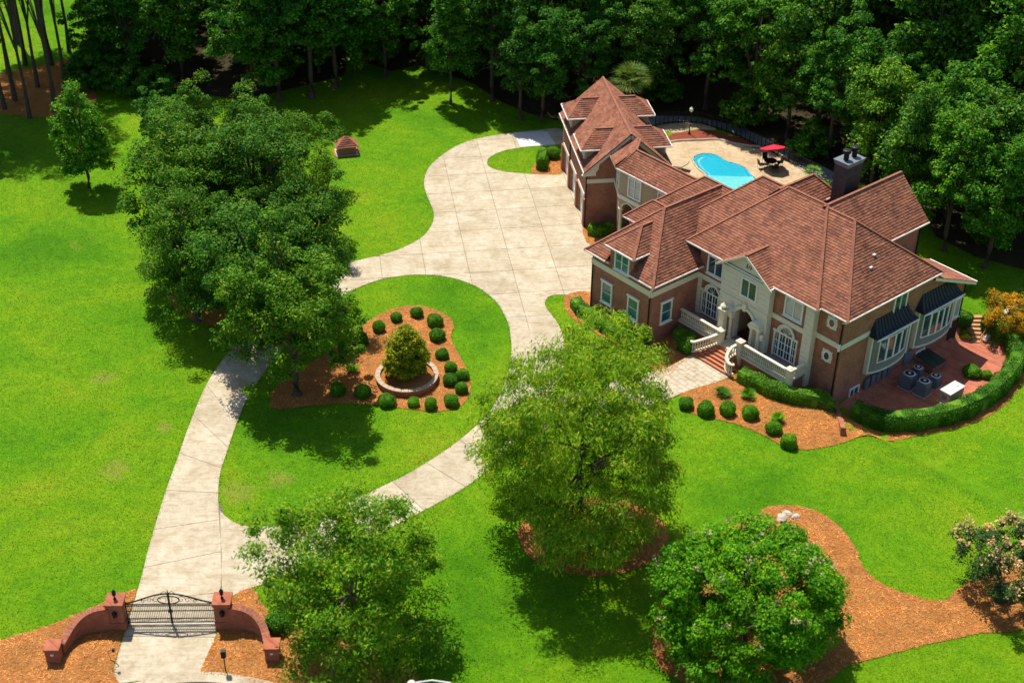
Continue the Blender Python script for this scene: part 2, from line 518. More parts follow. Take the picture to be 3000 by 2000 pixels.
def area(poly):
    return 0.5 * sum(p[0] * q[1] - q[0] * p[1] for p, q in zip(poly, poly[1:] + poly[:1]))

def clip_convex(poly, cell):                  # cell counter-clockwise
    for i in range(len(cell)):
        if len(poly) < 3: return []
        poly = clip(poly, cell[i], cell[(i + 1) % len(cell)])
    return poly if len(poly) >= 3 else []

def dedupe(poly, eps=1e-4):
    out = []
    for p in poly:
        if not out or abs(p[0] - out[-1][0]) + abs(p[1] - out[-1][1]) > eps: out.append(p)
    if len(out) > 2 and abs(out[0][0] - out[-1][0]) + abs(out[0][1] - out[-1][1]) <= eps: out.pop()
    return out

def smooth_closed(P, k=4):
    P = [np.array(p[:2], float) for p in P]
    out, n = [], len(P)
    for i in range(n):
        p0, p1, p2, p3 = P[i - 1], P[i], P[(i + 1) % n], P[(i + 2) % n]
        for j in range(k):
            t = j / k
            out.append(tuple(0.5 * ((2 * p1) + (-p0 + p2) * t + (2 * p0 - 5 * p1 + 4 * p2 - p3) * t * t + (-p0 + 3 * p1 - 3 * p2 + p3) * t ** 3)))
    return out

def smooth_open(P, k=5):
    P = [np.array(p, float) for p in P]
    Q = [2 * P[0] - P[1]] + P + [2 * P[-1] - P[-2]]
    out = []
    for i in range(1, len(Q) - 2):
        p0, p1, p2, p3 = Q[i - 1], Q[i], Q[i + 1], Q[i + 2]
        for j in range(k):
            t = j / k
            out.append(0.5 * ((2 * p1) + (-p0 + p2) * t + (2 * p0 - 5 * p1 + 4 * p2 - p3) * t * t + (-p0 + 3 * p1 - 3 * p2 + p3) * t ** 3))
    out.append(P[-1])
    return out

def inpoly(x, y, poly):
    x = np.asarray(x); y = np.asarray(y)
    r = np.zeros(x.shape, bool)
    n = len(poly)
    for i in range(n):
        x1, y1 = poly[i]; x2, y2 = poly[(i + 1) % n]
        if y1 == y2: continue
        c = ((y1 > y) != (y2 > y)) & (x < (x2 - x1) * (y - y1) / (y2 - y1) + x1)
        r ^= c
    return r

def gp(pts):                                  # pixel polygon -> ground polygon
    return [tuple(G(x, y)[:2]) for x, y in pts]

def drape(name, poly, material, off, step=1.2, parent=None, jitter=0.0, kind='structure', mound=0.0):
    rng = random.Random(len(poly))
    if jitter:
        poly = [(p[0] + rng.uniform(-jitter, jitter), p[1] + rng.uniform(-jitter, jitter)) for p in poly]
    if area(poly) < 0: poly = poly[::-1]
    xs = [p[0] for p in poly]; ys = [p[1] for p in poly]
    mb = MB()
    x = math.floor(min(xs) / step) * step
    while x < max(xs):
        strip = dedupe(clip_convex(poly, [(x, -1e4), (x + step, -1e4), (x + step, 1e4), (x, 1e4)]))
        if len(strip) >= 3:
            y = math.floor(min(p[1] for p in strip) / step) * step
            ym = max(p[1] for p in strip)
            while y < ym:
                c = dedupe(clip_convex(strip, [(x - 1, y), (x + step + 1, y), (x + step + 1, y + step), (x - 1, y + step)]))
                if len(c) >= 3 and abs(area(c)) > 1e-5:
                    mb.poly([(p[0], p[1], float(TZ(p[0], p[1])) + off) for p in c])
                y += step
        x += step
    return mb.build(name, material, parent, kind=kind)

# ------------------------------------------------------------------ ground, drive, beds
def lawn():
    xs = np.arange(-110, 120.1, 1.0); ys = np.arange(20, 300.1, 1.0)
    X, Y = np.meshgrid(xs, ys)
    Z = TZ(X, Y)
    V = np.stack([X.ravel(), Y.ravel(), Z.ravel()], 1)
    nx, ny = len(xs), len(ys)
    i = np.arange(nx * ny).reshape(ny, nx)
    F = np.stack([i[:-1, :-1].ravel(), i[:-1, 1:].ravel(), i[1:, 1:].ravel(), i[1:, :-1].ravel()], 1)
    link('lawn', np_mesh('lawn', V, F, 'lawn', True), kind='structure')
    far = MB()
    for a, b in (((-2500, -600, -0.05), (2500, 19.99, -0.02)), ((-2500, 300.01, -0.05), (2500, 3000, -0.02)), ((-2500, 20, -0.05), (-110.01, 300, -0.02)), ((120.01, 20, -0.05), (2500, 300, -0.02))):
        far.box(a, b)
    far.build('ground', 'lawn', kind='structure')
lawn()

drive = MB()
DRV = {}
# branch outlines in pixels (left edge, right edge pairs run from the gate away from it)
lb_out = [(250, 1572), (287, 1450), (322, 1335), (345, 1245), (380, 1130), (405, 1060), (440, 962), (476, 880), (520, 815), (580, 752), (650, 695), (730, 640), (815, 600)]
lb_in = [(462, 1548), (497, 1452), (509, 1300), (505, 1215), (501, 1135), (506, 1085), (522, 1035), (545, 968), (572, 908), (615, 845), (665, 785), (725, 725), (800, 672)]
rb_in = [(504, 1158), (520, 1187), (548, 1204), (590, 1210), (645, 1203), (710, 1186), (800, 1151), (880, 1116), (950, 1080), (1020, 1036), (1080, 990), (1122, 948), (1150, 902), (1168, 850), (1175, 800), (1171, 757)]
rb_out = [(520, 1375), (545, 1362), (575, 1350), (620, 1336), (690, 1308), (760, 1275), (855, 1232), (945, 1187), (1040, 1136), (1105, 1092), (1160, 1042), (1215, 985), (1258, 925), (1288, 865), (1298, 810), (1290, 760)]
court = [(762, 704), (768, 698), (800, 672), (850, 650), (900, 637), (960, 631), (1020, 635), (1070, 648), (1110, 668), (1142, 696), (1160, 726), (1170, 752), (1174, 780), (1175, 786), (1176, 788), (1179, 789), (1290, 793), (1294, 792), (1295, 789), (1290, 760), (1276, 735), (1254, 706), (1253, 692), (1262, 681), (1284, 677), (1312, 680),
         (1352, 690), (1362, 655), (1420, 560), (1400, 548), (1352, 530), (1350, 512), (1335, 462), (1308, 392), (1250, 400), (1200, 399), (1150, 393), (1125, 384), (1119, 372), (1128, 360), (1160, 346), (1218, 337), (1288, 331), (1288, 297), (1240, 299), (1180, 305), (1100, 318), (1050, 335), (1012, 359), (985, 385), (975, 410), (975, 432), (985, 460), (996, 489), (990, 520), (962, 550), (900, 579), (815, 600), (782, 614), (777, 617), (775, 621)]
base = MB()
drive_root = empty('driveway')
drive_root['kind'] = 'structure'
def slab(poly, gap=0.018, material='concrete', top=0.022):
    poly = dedupe(poly)
    if len(poly) < 3: return
    if area(poly) < 0: poly = poly[::-1]
    if abs(area(poly)) < 0.05: return
    mb = MB(); mb.prism_z(poly, -0.06, top)
    mb.build('slab', material, drive_root)
def strip_slabs(A, B, length=3.4):
    A = np.array([G(*p)[:2] for p in A]); B = np.array([G(*p)[:2] for p in B])
    A = np.array(smooth_open(list(A), 6)); B = np.array(smooth_open(list(B), 6))
    mid = (A + B) / 2
    s = np.concatenate([[0], np.cumsum(np.hypot(*np.diff(mid, axis=0).T))])
    n = max(2, int(round(s[-1] / length)))
    fine = 6
    t = np.linspace(0, s[-1], n * fine + 1)
    a = np.stack([np.interp(t, s, A[:, k]) for k in (0, 1)], 1)
    b = np.stack([np.interp(t, s, B[:, k]) for k in (0, 1)], 1)
    base.poly([(p[0], p[1], 0.006) for p in list(a) + list(b[::-1])])
    for i in range(n):
        j, k = i * fine, (i + 1) * fine
        pa, pb = a[j:k + 1].copy(), b[j:k + 1].copy()
        d = (pa[1] - pa[0]); d /= np.hypot(*d); pa[0] += d * 0.02; pb[0] += d * 0.02
        d = (pa[-1] - pa[-2]); d /= np.hypot(*d); pa[-1] -= d * 0.02; pb[-1] -= d * 0.02
        slab([tuple(p) for p in pa] + [tuple(p) for p in pb[::-1]])
strip_slabs(lb_out, lb_in)
strip_slabs([(505, 1172)] + rb_in[1:], [(510, 1382)] + rb_out[1:])
cp = smooth_closed(gp(court), 3)
base.poly([(p[0], p[1], 0.004) for p in cp])
ca = math.radians(8.5)
cx, cy = np.array([math.cos(ca), math.sin(ca)]), np.array([-math.sin(ca), math.cos(ca)])
og = G(1338, 515)[:2]
if area(cp) < 0: cp = cp[::-1]
for i in range(-9, 5):
    for j in range(-9, 9):
        s_ = 3.6
        a = og + cx * i * s_ + cy * j * s_
        g_ = 0.018
        cell = [tuple(a + cx * g_ + cy * g_), tuple(a + cx * (s_ - g_) + cy * g_), tuple(a + cx * (s_ - g_) + cy * (s_ - g_)), tuple(a + cx * g_ + cy * (s_ - g_))]
        c = clip_convex(cp, cell)
        if c: slab(c, top=0.026)
sa_, sb_ = G(502, 1160), G(511, 1384)
base.poly([(sa_[0] - 0.25, sa_[1], 0.009), (sb_[0] - 0.25, sb_[1], 0.009), (sb_[0] + 0.25, sb_[1], 0.009), (sa_[0] + 0.25, sa_[1], 0.009)])
base.build('joint_base', 'joint', drive_root)
pale = gp([(1180, 306), (1256, 302), (1276, 332), (1196, 338)])
MB().prism_z(pale if area(pale) > 0 else pale[::-1], -0.05, 0.036).build('slab', 'newconcrete', drive_root)

def bed(pts, name='mulch_bed', material='mulch', off=0.03, step=1.3, sm=4):
    return drape(name, smooth_closed(gp(pts), sm), material, off, step, jitter=0.05)
BEDS = [
 [(900, 711), (930, 704), (962, 703), (1000, 712), (1030, 728), (1042, 747), (1037, 775), (1048, 803), (1063, 832), (1077, 862), (1081, 892), (1070, 921), (1045, 938), (1000, 945), (940, 940), (880, 931), (800, 926), (720, 931), (645, 940), (620, 928), (628, 900), (655, 870), (705, 838), (790, 785), (830, 750), (862, 728)],
 [(1302, 677), (1296, 703), (1318, 735), (1368, 765), (1420, 792), (1480, 838), (1528, 864), (1562, 838), (1592, 812), (1610, 770), (1560, 748), (1490, 745), (1420, 715), (1358, 672)],
 [(1562, 908), (1590, 893), (1640, 880), (1684, 862), (1705, 846), (1760, 862), (1830, 885), (1905, 905), (1928, 935), (1936, 972), (1952, 990), (2010, 1002), (1960, 1008), (1905, 1025), (1850, 1033), (1800, 1025), (1760, 1003), (1700, 977), (1640, 962), (1580, 945)],
 [(1190, 1215), (1196, 1250), (1225, 1285), (1275, 1308), (1340, 1322), (1400, 1320), (1460, 1307), (1510, 1282), (1535, 1250), (1532, 1215), (1500, 1175), (1440, 1150), (1360, 1142), (1280, 1150), (1220, 1180)],
 [(312, 1352), (245, 1380), (170, 1412), (95, 1442), (0, 1470), (-60, 1500), (-60, 1600), (250, 1600), (262, 1530), (285, 1450), (300, 1400)],
 [(500, 1450), (515, 1400), (545, 1362), (582, 1352), (610, 1395), (680, 1440), (780, 1470), (900, 1510), (965, 1560), (900, 1600), (640, 1600), (560, 1555), (480, 1548), (462, 1540)],
 [(1728, 1190), (1758, 1166), (1808, 1160), (1860, 1168), (1905, 1190), (1942, 1225), (1966, 1262), (1978, 1292), (2000, 1322), (2040, 1348), (2095, 1366), (2140, 1378), (2175, 1374), (2200, 1352), (2260, 1318), (2370, 1290), (2370, 1430), (2250, 1455), (2150, 1475), (2050, 1500), (1985, 1518), (1935, 1533), (1905, 1560), (1800, 1585), (1640, 1585), (1545, 1555), (1500, 1500), (1510, 1400), (1580, 1260)],
 [(1222, 398), (1226, 380), (1238, 366), (1262, 360), (1285, 360), (1292, 398), (1262, 402)],
 [(388, 680), (396, 700), (430, 730), (480, 748), (520, 735), (505, 700), (450, 680)],
 [(770, 345), (765, 352), (775, 362), (810, 360), (824, 350), (820, 340)],
 [(1342, 548), (1362, 562), (1420, 560), (1425, 520), (1345, 500)],
]
for b_ in BEDS: bed(b_)
bed([(0, 170), (60, 160), (150, 140), (190, 150), (185, 200), (215, 205), (220, 240), (180, 262), (90, 270), (0, 262), (-60, 260), (-60, 180)])
# ring bed under the curved hedge
ring_o = [(1936, 978), (2010, 1003), (2110, 1000), (2220, 977), (2300, 937), (2348, 880), (2365, 820), (2345, 775), (2300, 745), (2262, 735), (2262, 775), (2298, 800), (2310, 838), (2290, 875), (2240, 905), (2160, 930), (2060, 945), (1985, 945), (1948, 930)]
bed(ring_o, off=0.02)

# kerb and street at the gate
curb = empty('kerb'); curb['kind'] = 'structure'
cw = [G(x, y)[:2] for x, y in ((300, 1570), (360, 1556), (420, 1545), (480, 1543), (540, 1549), (600, 1560), (650, 1573))]
cw = smooth_open(cw, 4)
cen = np.array([cw[len(cw) // 2][0], cw[len(cw) // 2][1] - 12])
inn = [p + (cen - p) / np.hypot(*(cen - p)) * 0.75 for p in cw]
for i in range(0, len(cw) - 1, 3):
    j = min(i + 3, len(cw) - 1)
    P = [tuple(p) for p in inn[i:j + 1]] + [tuple(p) for p in cw[i:j + 1]][::-1]
    if area(P) < 0: P = P[::-1]
    MB().prism_z(P, -0.1, 0.05).build('kerb_stone', 'concrete', curb)
road = [tuple(p) for p in inn] + [(10, 40), (-40, 40)]
MB().poly([(p[0], p[1], 0.012) for p in road]).build('road', 'asphalt', kind='structure')

# ------------------------------------------------------------------ the house
HROOT = thing('brick_house', 'two-storey red brick mansion with red shingle roofs and attached dormered garage', 'house', HO, YAW)
GA = math.radians(8.5) - YAW                  # garage axes against the house axes
GOh = np.array([-16.87, 8.76])
def gh(x, y, z=0.0):
    c, s = math.cos(GA), math.sin(GA)
    return (GOh[0] + x * c - y * s, GOh[1] + x * s + y * c, z)

def wall(a, b, material='brick', name='wall', parent=HROOT, **k):
    return MB().box(a, b).build(name, material, parent, **k)

def shingles(faces, parent, step=0.21, tw=0.3, seed=0):
    rng = random.Random(seed)
    mb = MB()
    for P in faces:
        P = [Vector(p) for p in P]
        n = Vector((0, 0, 0))
        for i in range(len(P)):
            n += (P[i] - P[0]).cross(P[(i + 1) % len(P)] - P[0])
        n.normalize()
        if n.z < 0: n = -n
        al = Vector((0, 0, 1)).cross(n)
        if al.length < 1e-4: continue
        al.normalize()
        dn = al.cross(n)
        if dn.z > 0: dn = -dn
        if al.cross(dn).dot(n) < 0: al = -al
        o = P[0]
        q = [((p - o).dot(al), (p - o).dot(dn)) for p in P]
        if area(q) < 0: q = q[::-1]
        a0, a1 = min(x for x, _ in q), max(x for x, _ in q)
        d0, d1 = min(y for _, y in q), max(y for _, y in q)
        k = 0
        d = d1
        while d > d0:
            row = clip_convex(q, [(a0 - 1, d - step), (a1 + 1, d - step), (a1 + 1, d), (a0 - 1, d)])
            if row:
                ra, rb = min(x for x, _ in row), max(x for x, _ in row)
                a = ra - rng.random() * tw
                while a < rb:
                    w = tw * rng.uniform(0.75, 1.3)
                    t = clip_convex(row, [(a, d - step - 1), (a + w - 0.012, d - step - 1), (a + w - 0.012, d + 1), (a, d + 1)])
                    t = dedupe(t, 1e-3)
                    if len(t) >= 3 and abs(area(t)) > 3e-4:
                        lift = rng.uniform(0.03, 0.05)
                        def h(y): return 0.008 + lift * (1 - (d - y) / step)
                        top = [o + al * x + dn * y + n * h(y) for x, y in t]
                        i0 = len(mb.v)
                        mb.poly(top)
                        lo = [(x, y) for x, y in t if y > d - 1e-3]
                        if len(lo) == 2:
                            e = [o + al * x + dn * y + n * h(y) for x, y in lo]
                            g = [o + al * x + dn * y for x, y in lo]
                            mb.v += [tuple(g[0]), tuple(g[1])]
                            ia = [i0 + t.index(lo[0]), i0 + t.index(lo[1])]
                            m = len(mb.v)
                            mb.f.append((ia[0], ia[1], m - 1, m - 2))
                    a += w
            d -= step
            k += 1
    return mb.build('shingle_courses', 'shingle', parent, kind='stuff')

NROOF = [0]
def roof(faces, eaves=(), ridges=(), soffit=None, gut=0.09, parent=HROOT, loc=None, rz=0.0):
    NROOF[0] += 1
    mb = MB()
    for f in faces: mb.poly(f)
    if soffit: mb.poly([(x, y, soffit[0]) for x, y in soffit[1]][::-1])
    r = mb.build('roof', 'deckwood', parent, loc, rz)
    shingles(faces, r, seed=NROOF[0])
    for a, b in ridges:
        MB().beam(a, b, 0.2, 0.05, 0.012).build('ridge_cap', 'ridge', r)
    for a, b in eaves:
        a = Vector(a); b = Vector(b)
        MB().beam(a - Vector((0, 0, 0.05)), b - Vector((0, 0, 0.05)), gut, 0.11).build('gutter', 'white', r)
    return r

def hip_u(u0, u1, v0, v1, ze, ua, ub, vr, zr, eaves='frl', ridges='rfba', soff=True, **k):
    A, B, C_, D_ = (u0, v0, ze), (u1, v0, ze), (u1, v1, ze), (u0, v1, ze)
    a, b = (ua, vr, zr), (ub, vr, zr)
    F = [(A, B, b, a), (C_, D_, a, b), (D_, A, a), (B, C_, b)]
    E = {'f': (A, B), 'r': (B, C_), 'b': (C_, D_), 'l': (D_, A)}
    R = {'r': (a, b), 'f': (A, a), 'b': (B, b), 'c': (C_, b), 'd': (D_, a)}
    R['a'] = R['c']
    return roof(F, [E[c] for c in eaves], [R[c] for c in ridges if c in R], (ze - 0.03, [(u0, v0), (u1, v0), (u1, v1), (u0, v1)]) if soff else None, **k)

def hip_v(u0, u1, v0, v1, ze, ur, va, vb, zr, eaves='flr', ridges='rfb', soff=True, **k):
    A, B, C_, D_ = (u0, v0, ze), (u1, v0, ze), (u1, v1, ze), (u0, v1, ze)
    a, b = (ur, va, zr), (ur, vb, zr)
    F = [(B, C_, b, a), (D_, A, a, b), (A, B, a), (C_, D_, b)]
    E = {'f': (A, B), 'r': (B, C_), 'b': (C_, D_), 'l': (D_, A)}
    R = {'r': (a, b), 'f': (A, a), 'b': (B, a), 'c': (C_, b), 'd': (D_, b)}
    return roof(F, [E[c] for c in eaves], [R[c] for c in ridges if c in R], (ze - 0.03, [(u0, v0), (u1, v0), (u1, v1), (u0, v1)]) if soff else None, **k)

def window(loc, rz, w, h, cols=2, rows=2, glass='glass', trim=0.13, head=True, sill=True, parent=HROOT, name='window'):
    mb = MB()
    t = trim
    mb.box((-w / 2 - t, -0.09, 0), (-w / 2, 0.01, h)).box((w / 2, -0.09, 0), (w / 2 + t, 0.01, h))
    mb.box((-w / 2 - t, -0.09, -t), (w / 2 + t, 0.01, 0)).box((-w / 2 - t, -0.09, h), (w / 2 + t, 0.01, h + t))
    if head: mb.box((-w / 2 - t - 0.06, -0.15, h + t), (w / 2 + t + 0.06, 0.01, h + t + 0.12))
    if sill: mb.box((-w / 2 - t - 0.06, -0.17, -t - 0.07), (w / 2 + t + 0.06, 0.01, -t))
    for i in range(1, cols):
        x = -w / 2 + w * i / cols
        mb.box((x - 0.04, -0.08, 0), (x + 0.04, 0, h))
    o = mb.build(name, 'white', parent, loc, rz)
    cw_ = w / cols
    for i in range(cols):
        x0 = -w / 2 + cw_ * i + (0.04 if i else 0); x1 = -w / 2 + cw_ * (i + 1) - (0.04 if i < cols - 1 else 0)
        MB().box((x0 + 0.005, -0.03, 0.005), (x1 - 0.005, -0.008, h - 0.005)).build('pane', glass, o)
        mu = MB()
        for r_ in range(1, rows):
            z = h * r_ / rows
            mu.box((x0, -0.05, z - 0.022), (x1, -0.032, z + 0.022))
        if rows > 1: mu.build('glazing_bar', 'white', o)
    return o

def arc_pts(cx_, cz_, r, a0, a1, n):
    return [(cx_ + r * math.cos(a0 + (a1 - a0) * i / n), cz_ + r * math.sin(a0 + (a1 - a0) * i / n)) for i in range(n + 1)]

def build_house():
    Z0 = -0.3
    # --- brick bodies
    wall((-6.57, 0, Z0), (0, 10.4, 5.2))
    wall((0.0, 5.02, Z0), (4.05, 15.4, 6.85))
    wall((6.6, 5.02, Z0), (11.1, 15.4, 6.85))
    wall((4.05, 5.02, 4.35), (6.6, 15.4, 6.85))
    wall((4.05, 6.6, Z0), (6.6, 15.4, 4.35))
    wall((11.1, 5.45, -1.6), (13.48, 20.4, 6.85 - 2.6))
    wall((11.1, 5.45, 4.25), (13.48, 15.6, 6.85))
    MB().prism_y([(15.6, 4.25), (20.4, 4.25), (20.4, 4.4), (15.6, 6.5)], -13.48, -11.1).build('wall', 'brick', HROOT, (0, 0, 0), math.pi / 2)
    wall((4.2, 15.4, -1.5), (9.75, 18.7, 8.45))
    wall((1.55, 12.0, 6.9), (4.1, 14.8, 9.75))
    wall((-8.75, 6.0, Z0), (-6.57, 8.6, 5.2))
    wall((-6.57, 10.4, Z0), (0.0, 13.2, 6.3))
    # gable triangle of the rear wing
    MB().prism_y([(4.2, 8.45), (9.75, 8.45), (6.98, 11.2)], 18.35, 18.7).build('wall', 'brick', HROOT)
    # --- friezes and belt courses
    def band(a, b, name='belt_course'): return MB().box(a, b).build(name, 'trim', HROOT)
    band((-6.62, -0.05, 4.19), (0.05, -0.003, 4.68)); band((0.003, -0.05 + 0.05, 4.19), (0.05, 4.96, 4.68)); band((-6.62, 0, 4.19), (-6.573, 6.0, 4.68))
    band((-6.62, -0.09, 4.62), (0.09, -0.052, 4.70)); band((0.052, -0.09 + 0.1, 4.62), (0.09, 4.93, 4.70))
    band((0.0, 4.96, 4.22), (2.74, 5.018, 4.64)); band((7.43, 4.96, 4.22), (11.14, 5.018, 4.64))
    band((11.2, 5.39, 4.22), (13.53, 5.448, 4.64)); band((13.483, 5.39, 4.22), (13.54, 8.6, 4.64))
    band((-6.62, -0.12, 5.0), (-4.68, 0, 5.16), 'cornice'); band((-2.08, -0.12, 5.0), (0.12, 0, 5.16), 'cornice'); MB().add([(-7.0, -0.48, 5.3), (-4.68, -0.48, 5.3), (-4.68, 0, 5.3), (-7.0, 0, 5.3), (-2.08, -0.48, 5.3), (0.46, -0.48, 5.3), (0.46, 4.5, 5.3), (0, 4.5, 5.3), (0, 0, 5.3), (-2.08, 0, 5.3)], [(3, 2, 1, 0), (9, 8, 7, 6, 5, 4)]).build('soffit', 'trim', HROOT); band((0.0, 0.003, 5.0), (0.12, 4.9, 5.16), 'cornice')
    # --- quoin pier at the right end of the facade and thin quoins by the wing
    for k in range(17):
        z = 0.02 + k * 0.402
        MB().box((10.42, 4.92, z), (11.21, 5.46, z + 0.375)).build('quoin', 'trim', HROOT)
    wall((10.45, 4.95, Z0), (11.18, 5.45, 6.85), 'limestone', 'pier')
    for k in range(8):
        z = 1.12 + k * 0.385
        MB().box((0.012, 4.96, z), (0.42, 5.018, z + 0.36)).build('quoin', 'trim', HROOT)
    # --- centre bay: sided panel with arched opening and pediment
    ac, ar, zs = 5.32, 0.92, 3.05
    P = [(2.75, 1.1), (ac - ar, 1.1), (ac - ar, zs)] + arc_pts(ac, zs, ar, math.pi, 0, 14)[1:] + [(ac + ar, 1.1), (7.42, 1.1), (7.42, 6.85), (2.75, 6.85)]
    MB().prism_y(P, 4.52, 5.018).build('centre_bay', 'trim', HROOT)
    MB().prism_y([(2.75, 6.86), (7.42, 6.86), (5.1, 8.35)], 4.56, 5.4).build('pediment', 'trim', HROOT)
    MB().box((2.6, 4.42, 6.72), (7.5, 4.6, 6.86)).build('pediment_ledge', 'trim', HROOT)
    em = MB()                                  # emblem in the pediment
    for x, s_ in ((4.88, 1), (5.1, -1), (5.3, 1)):
        em.tube([(x + 0.10 * s_ * math.sin(t * 2.2), 4.53, 7.35 + 0.36 * t) for t in np.linspace(0, 1, 7)], 0.03, 5)
    em.tube([(5.3 + 0.12 * math.cos(t), 4.53, 7.58 + 0.1 * math.sin(t)) for t in np.linspace(0, 4.6, 8)], 0.028, 5)
    em.build('pediment_emblem', 'darkglass', HROOT)
    for side in (0, 1):                        # raised siding boards with joints between them
        x0, x1 = ((2.74, 4.5), (6.4, 7.43))[side]
        for k in range(14):
            z = 1.15 + k * 0.405
            xa, xb = x0, x1
            if side == 0 and 4.0 < z: xb = 4.5
            if 3.05 <= z <= 4.2:
                if side == 0: xb = 4.1
                else: xa = 6.6
            if z < 3.05:
                if side == 0: xb = ac - ar - 0.2
                else: xa = ac + ar + 0.2
            MB().box((xa, 4.495, z), (xb, 4.516, z + 0.385)).build('siding_board', 'trim', HROOT)
    for k in range(14):
        z = 1.15 + k * 0.405
        MB().box((7.422, 4.53, z), (7.445, 5.0, z + 0.385)).build('siding_board', 'trim', HROOT)
    # arch moulding with keystone
    ring = arc_pts(ac, zs, ar + 0.24, math.pi, 0, 14) + arc_pts(ac, zs, ar, 0, math.pi, 14)
    MB().prism_y(ring, 4.40, 4.493).build('arch_moulding', 'trim', HROOT)
    MB().prism_y([(ac - 0.13, zs + ar - 0.05), (ac + 0.13, zs + ar - 0.05), (ac + 0.2, zs + ar + 0.55), (ac - 0.2, zs + ar + 0.55)], 4.3, 4.39).build('keystone', 'trim', HROOT)
    band((2.72, 4.43, 4.3), (4.95, 4.49, 4.5)); band((5.7, 4.43, 4.3), (7.45, 4.49, 4.5))
    # vestibule, door
    MB().box((4.06, 5.02, 1.1), (4.16, 6.5, 4.3)).build('vestibule_wall', 'stucco', HROOT)
    MB().box((6.49, 5.02, 1.1), (6.59, 6.5, 4.3)).build('vestibule_wall', 'stucco', HROOT)
    d = MB().box((4.75, 6.5, 1.12), (5.85, 6.58, 3.3)).build('front_door', 'door', HROOT)
    MB().box((5.2, 6.46, 1.3), (5.4, 6.5, 3.2)).build('door_panel', 'step', d)
    MB().box((4.9, 6.46, 1.5), (5.12, 6.498, 3.1)).build('door_pane', 'darkglass', d)
    # entry columns and pier blocks
    def column(u, v, z0, z1, r=0.15):
        h = z1 - z0
        return MB().lathe([(r * 1.5, z0), (r * 1.5, z0 + 0.1), (r * 1.1, z0 + 0.18), (r, z0 + 0.25), (r * 0.86, z1 - 0.25), (r * 1.2, z1 - 0.2), (r * 1.6, z1 - 0.08), (r * 1.6, z1)], (u, v), 14).build('column', 'limestone', HROOT, smooth=False)
    for u in (4.28, 6.36): column(u, 4.22, 1.1, 3.15)
    for u in (3.62, 7.0): column(u, 4.22, 1.1, 3.15)
    for u in (3.95, 6.68):
        MB().box((u - 0.55, 3.98, 3.15), (u + 0.55, 4.49, 3.38)).build('entablature', 'trim', HROOT)
        MB().prism_y([(u - 0.5, 3.385), (u + 0.5, 3.385)] + [(u + 0.5 * math.cos(t), 3.385 + 0.3 * math.sin(t)) for t in np.linspace(0, math.pi, 9)[1:-1]], 4.02, 4.49).build('half_dome', 'trim', HROOT)
    MB().box((3.62, 3.6, 1.1), (4.1, 4.0, 3.4)).box((3.55, 3.53, 3.4), (4.17, 4.07, 3.52)).box((3.5, 3.48, 3.55), (4.22, 4.12, 3.68)).build('pier', 'limestone', HROOT)
    MB().lathe([(0.1, 3.68), (0.22, 3.75), (0.28, 3.95), (0.12, 4.1), (0.05, 4.2)], (3.86, 3.8), 10).build('pier_urn', 'limestone', HROOT)
    lan = MB().lathe([(0.05, 2.3), (0.13, 2.4), (0.15, 2.7), (0.05, 2.85)], (7.28, 4.3), 8).build('wall_lantern', 'white', HROOT)
    # --- windows of the facade
    window((-4.76, 0, 1.55), 0, 0.95, 1.6, 1, 2)
    window((-1.84, 0, 1.55), 0, 0.95, 1.6, 1, 2)
    window((0, 1.66, 1.55), math.pi / 2, 0.95, 1.6, 1, 2)
    window((1.62, 5.02, 5.12), 0, 1.35, 1.35, 2, 1, 'darkglass', head=False)
    window((9.3, 5.02, 5.12), 0, 1.45, 1.35, 2, 1, 'blinds', head=False)
    window((5.44, 4.52, 5.1), 0, 1.35, 1.35, 2, 1, 'darkglass', head=False, sill=False)
    # palladian doors
    for u in (1.66, 8.97):
        fr = MB()
        outer = [(-1.05, 0), (1.05, 0), (1.05, 2.1), (0.72, 2.12)] + arc_pts(0, 2.12, 0.72, 0, math.pi, 12)[1:] + [(-1.05, 2.1)]
        fr.prism_y(outer, -0.045, -0.004)
        o = fr.build('french_door', 'white', HROOT, (u, 5.02, 1.3))
        MB().prism_y(arc_pts(0, 2.12, 0.84, math.pi, 0, 12) + arc_pts(0, 2.12, 0.66, 0, math.pi, 12), -0.16, -0.047).build('arch_trim', 'trim', o)
        for s_ in (-1, 1):
            MB().box((min(s_ * 0.78, s_ * 1.16), -0.16, 2.02), (max(s_ * 0.78, s_ * 1.16), -0.047, 2.2)).build('arch_shoulder', 'trim', o)
            MB().box((min(s_ * 1.0, s_ * 1.12), -0.1, -0.1), (max(s_ * 1.0, s_ * 1.12), -0.047, 2.02)).build('door_jamb', 'trim', o)
        for x0, x1 in ((-0.95, -0.66), (-0.5, -0.06), (0.06, 0.5), (0.66, 0.95)):
            MB().box((x0, -0.062, 0.12), (x1, -0.05, 1.95)).build('pane', 'darkglass', o)
            b = MB()
            for k in (0.33, 0.66): b.box((x0, -0.085, 0.12 + 1.83 * k - 0.025), (x1, -0.064, 0.12 + 1.83 * k + 0.025))
            b.box(((x0 + x1) / 2 - 0.02, -0.08, 0.12), ((x0 + x1) / 2 + 0.02, -0.064, 1.95))
            b.build('glazing_bar', 'white', o)
        MB().prism_y([(-0.55, 2.1)] + arc_pts(0, 2.1, 0.55, math.pi, 0, 10)[1:-1] + [(0.55, 2.1)], -0.062, -0.05).build('fanlight', 'darkglass', o)
        b = MB()
        for a in (40, 70, 110, 140):
            b.beam((0, -0.07, 2.12), (0.55 * math.cos(math.radians(a)), -0.07, 2.12 + 0.55 * math.sin(math.radians(a))), 0.035, 0.02)
        b.build('glazing_bar', 'white', o)
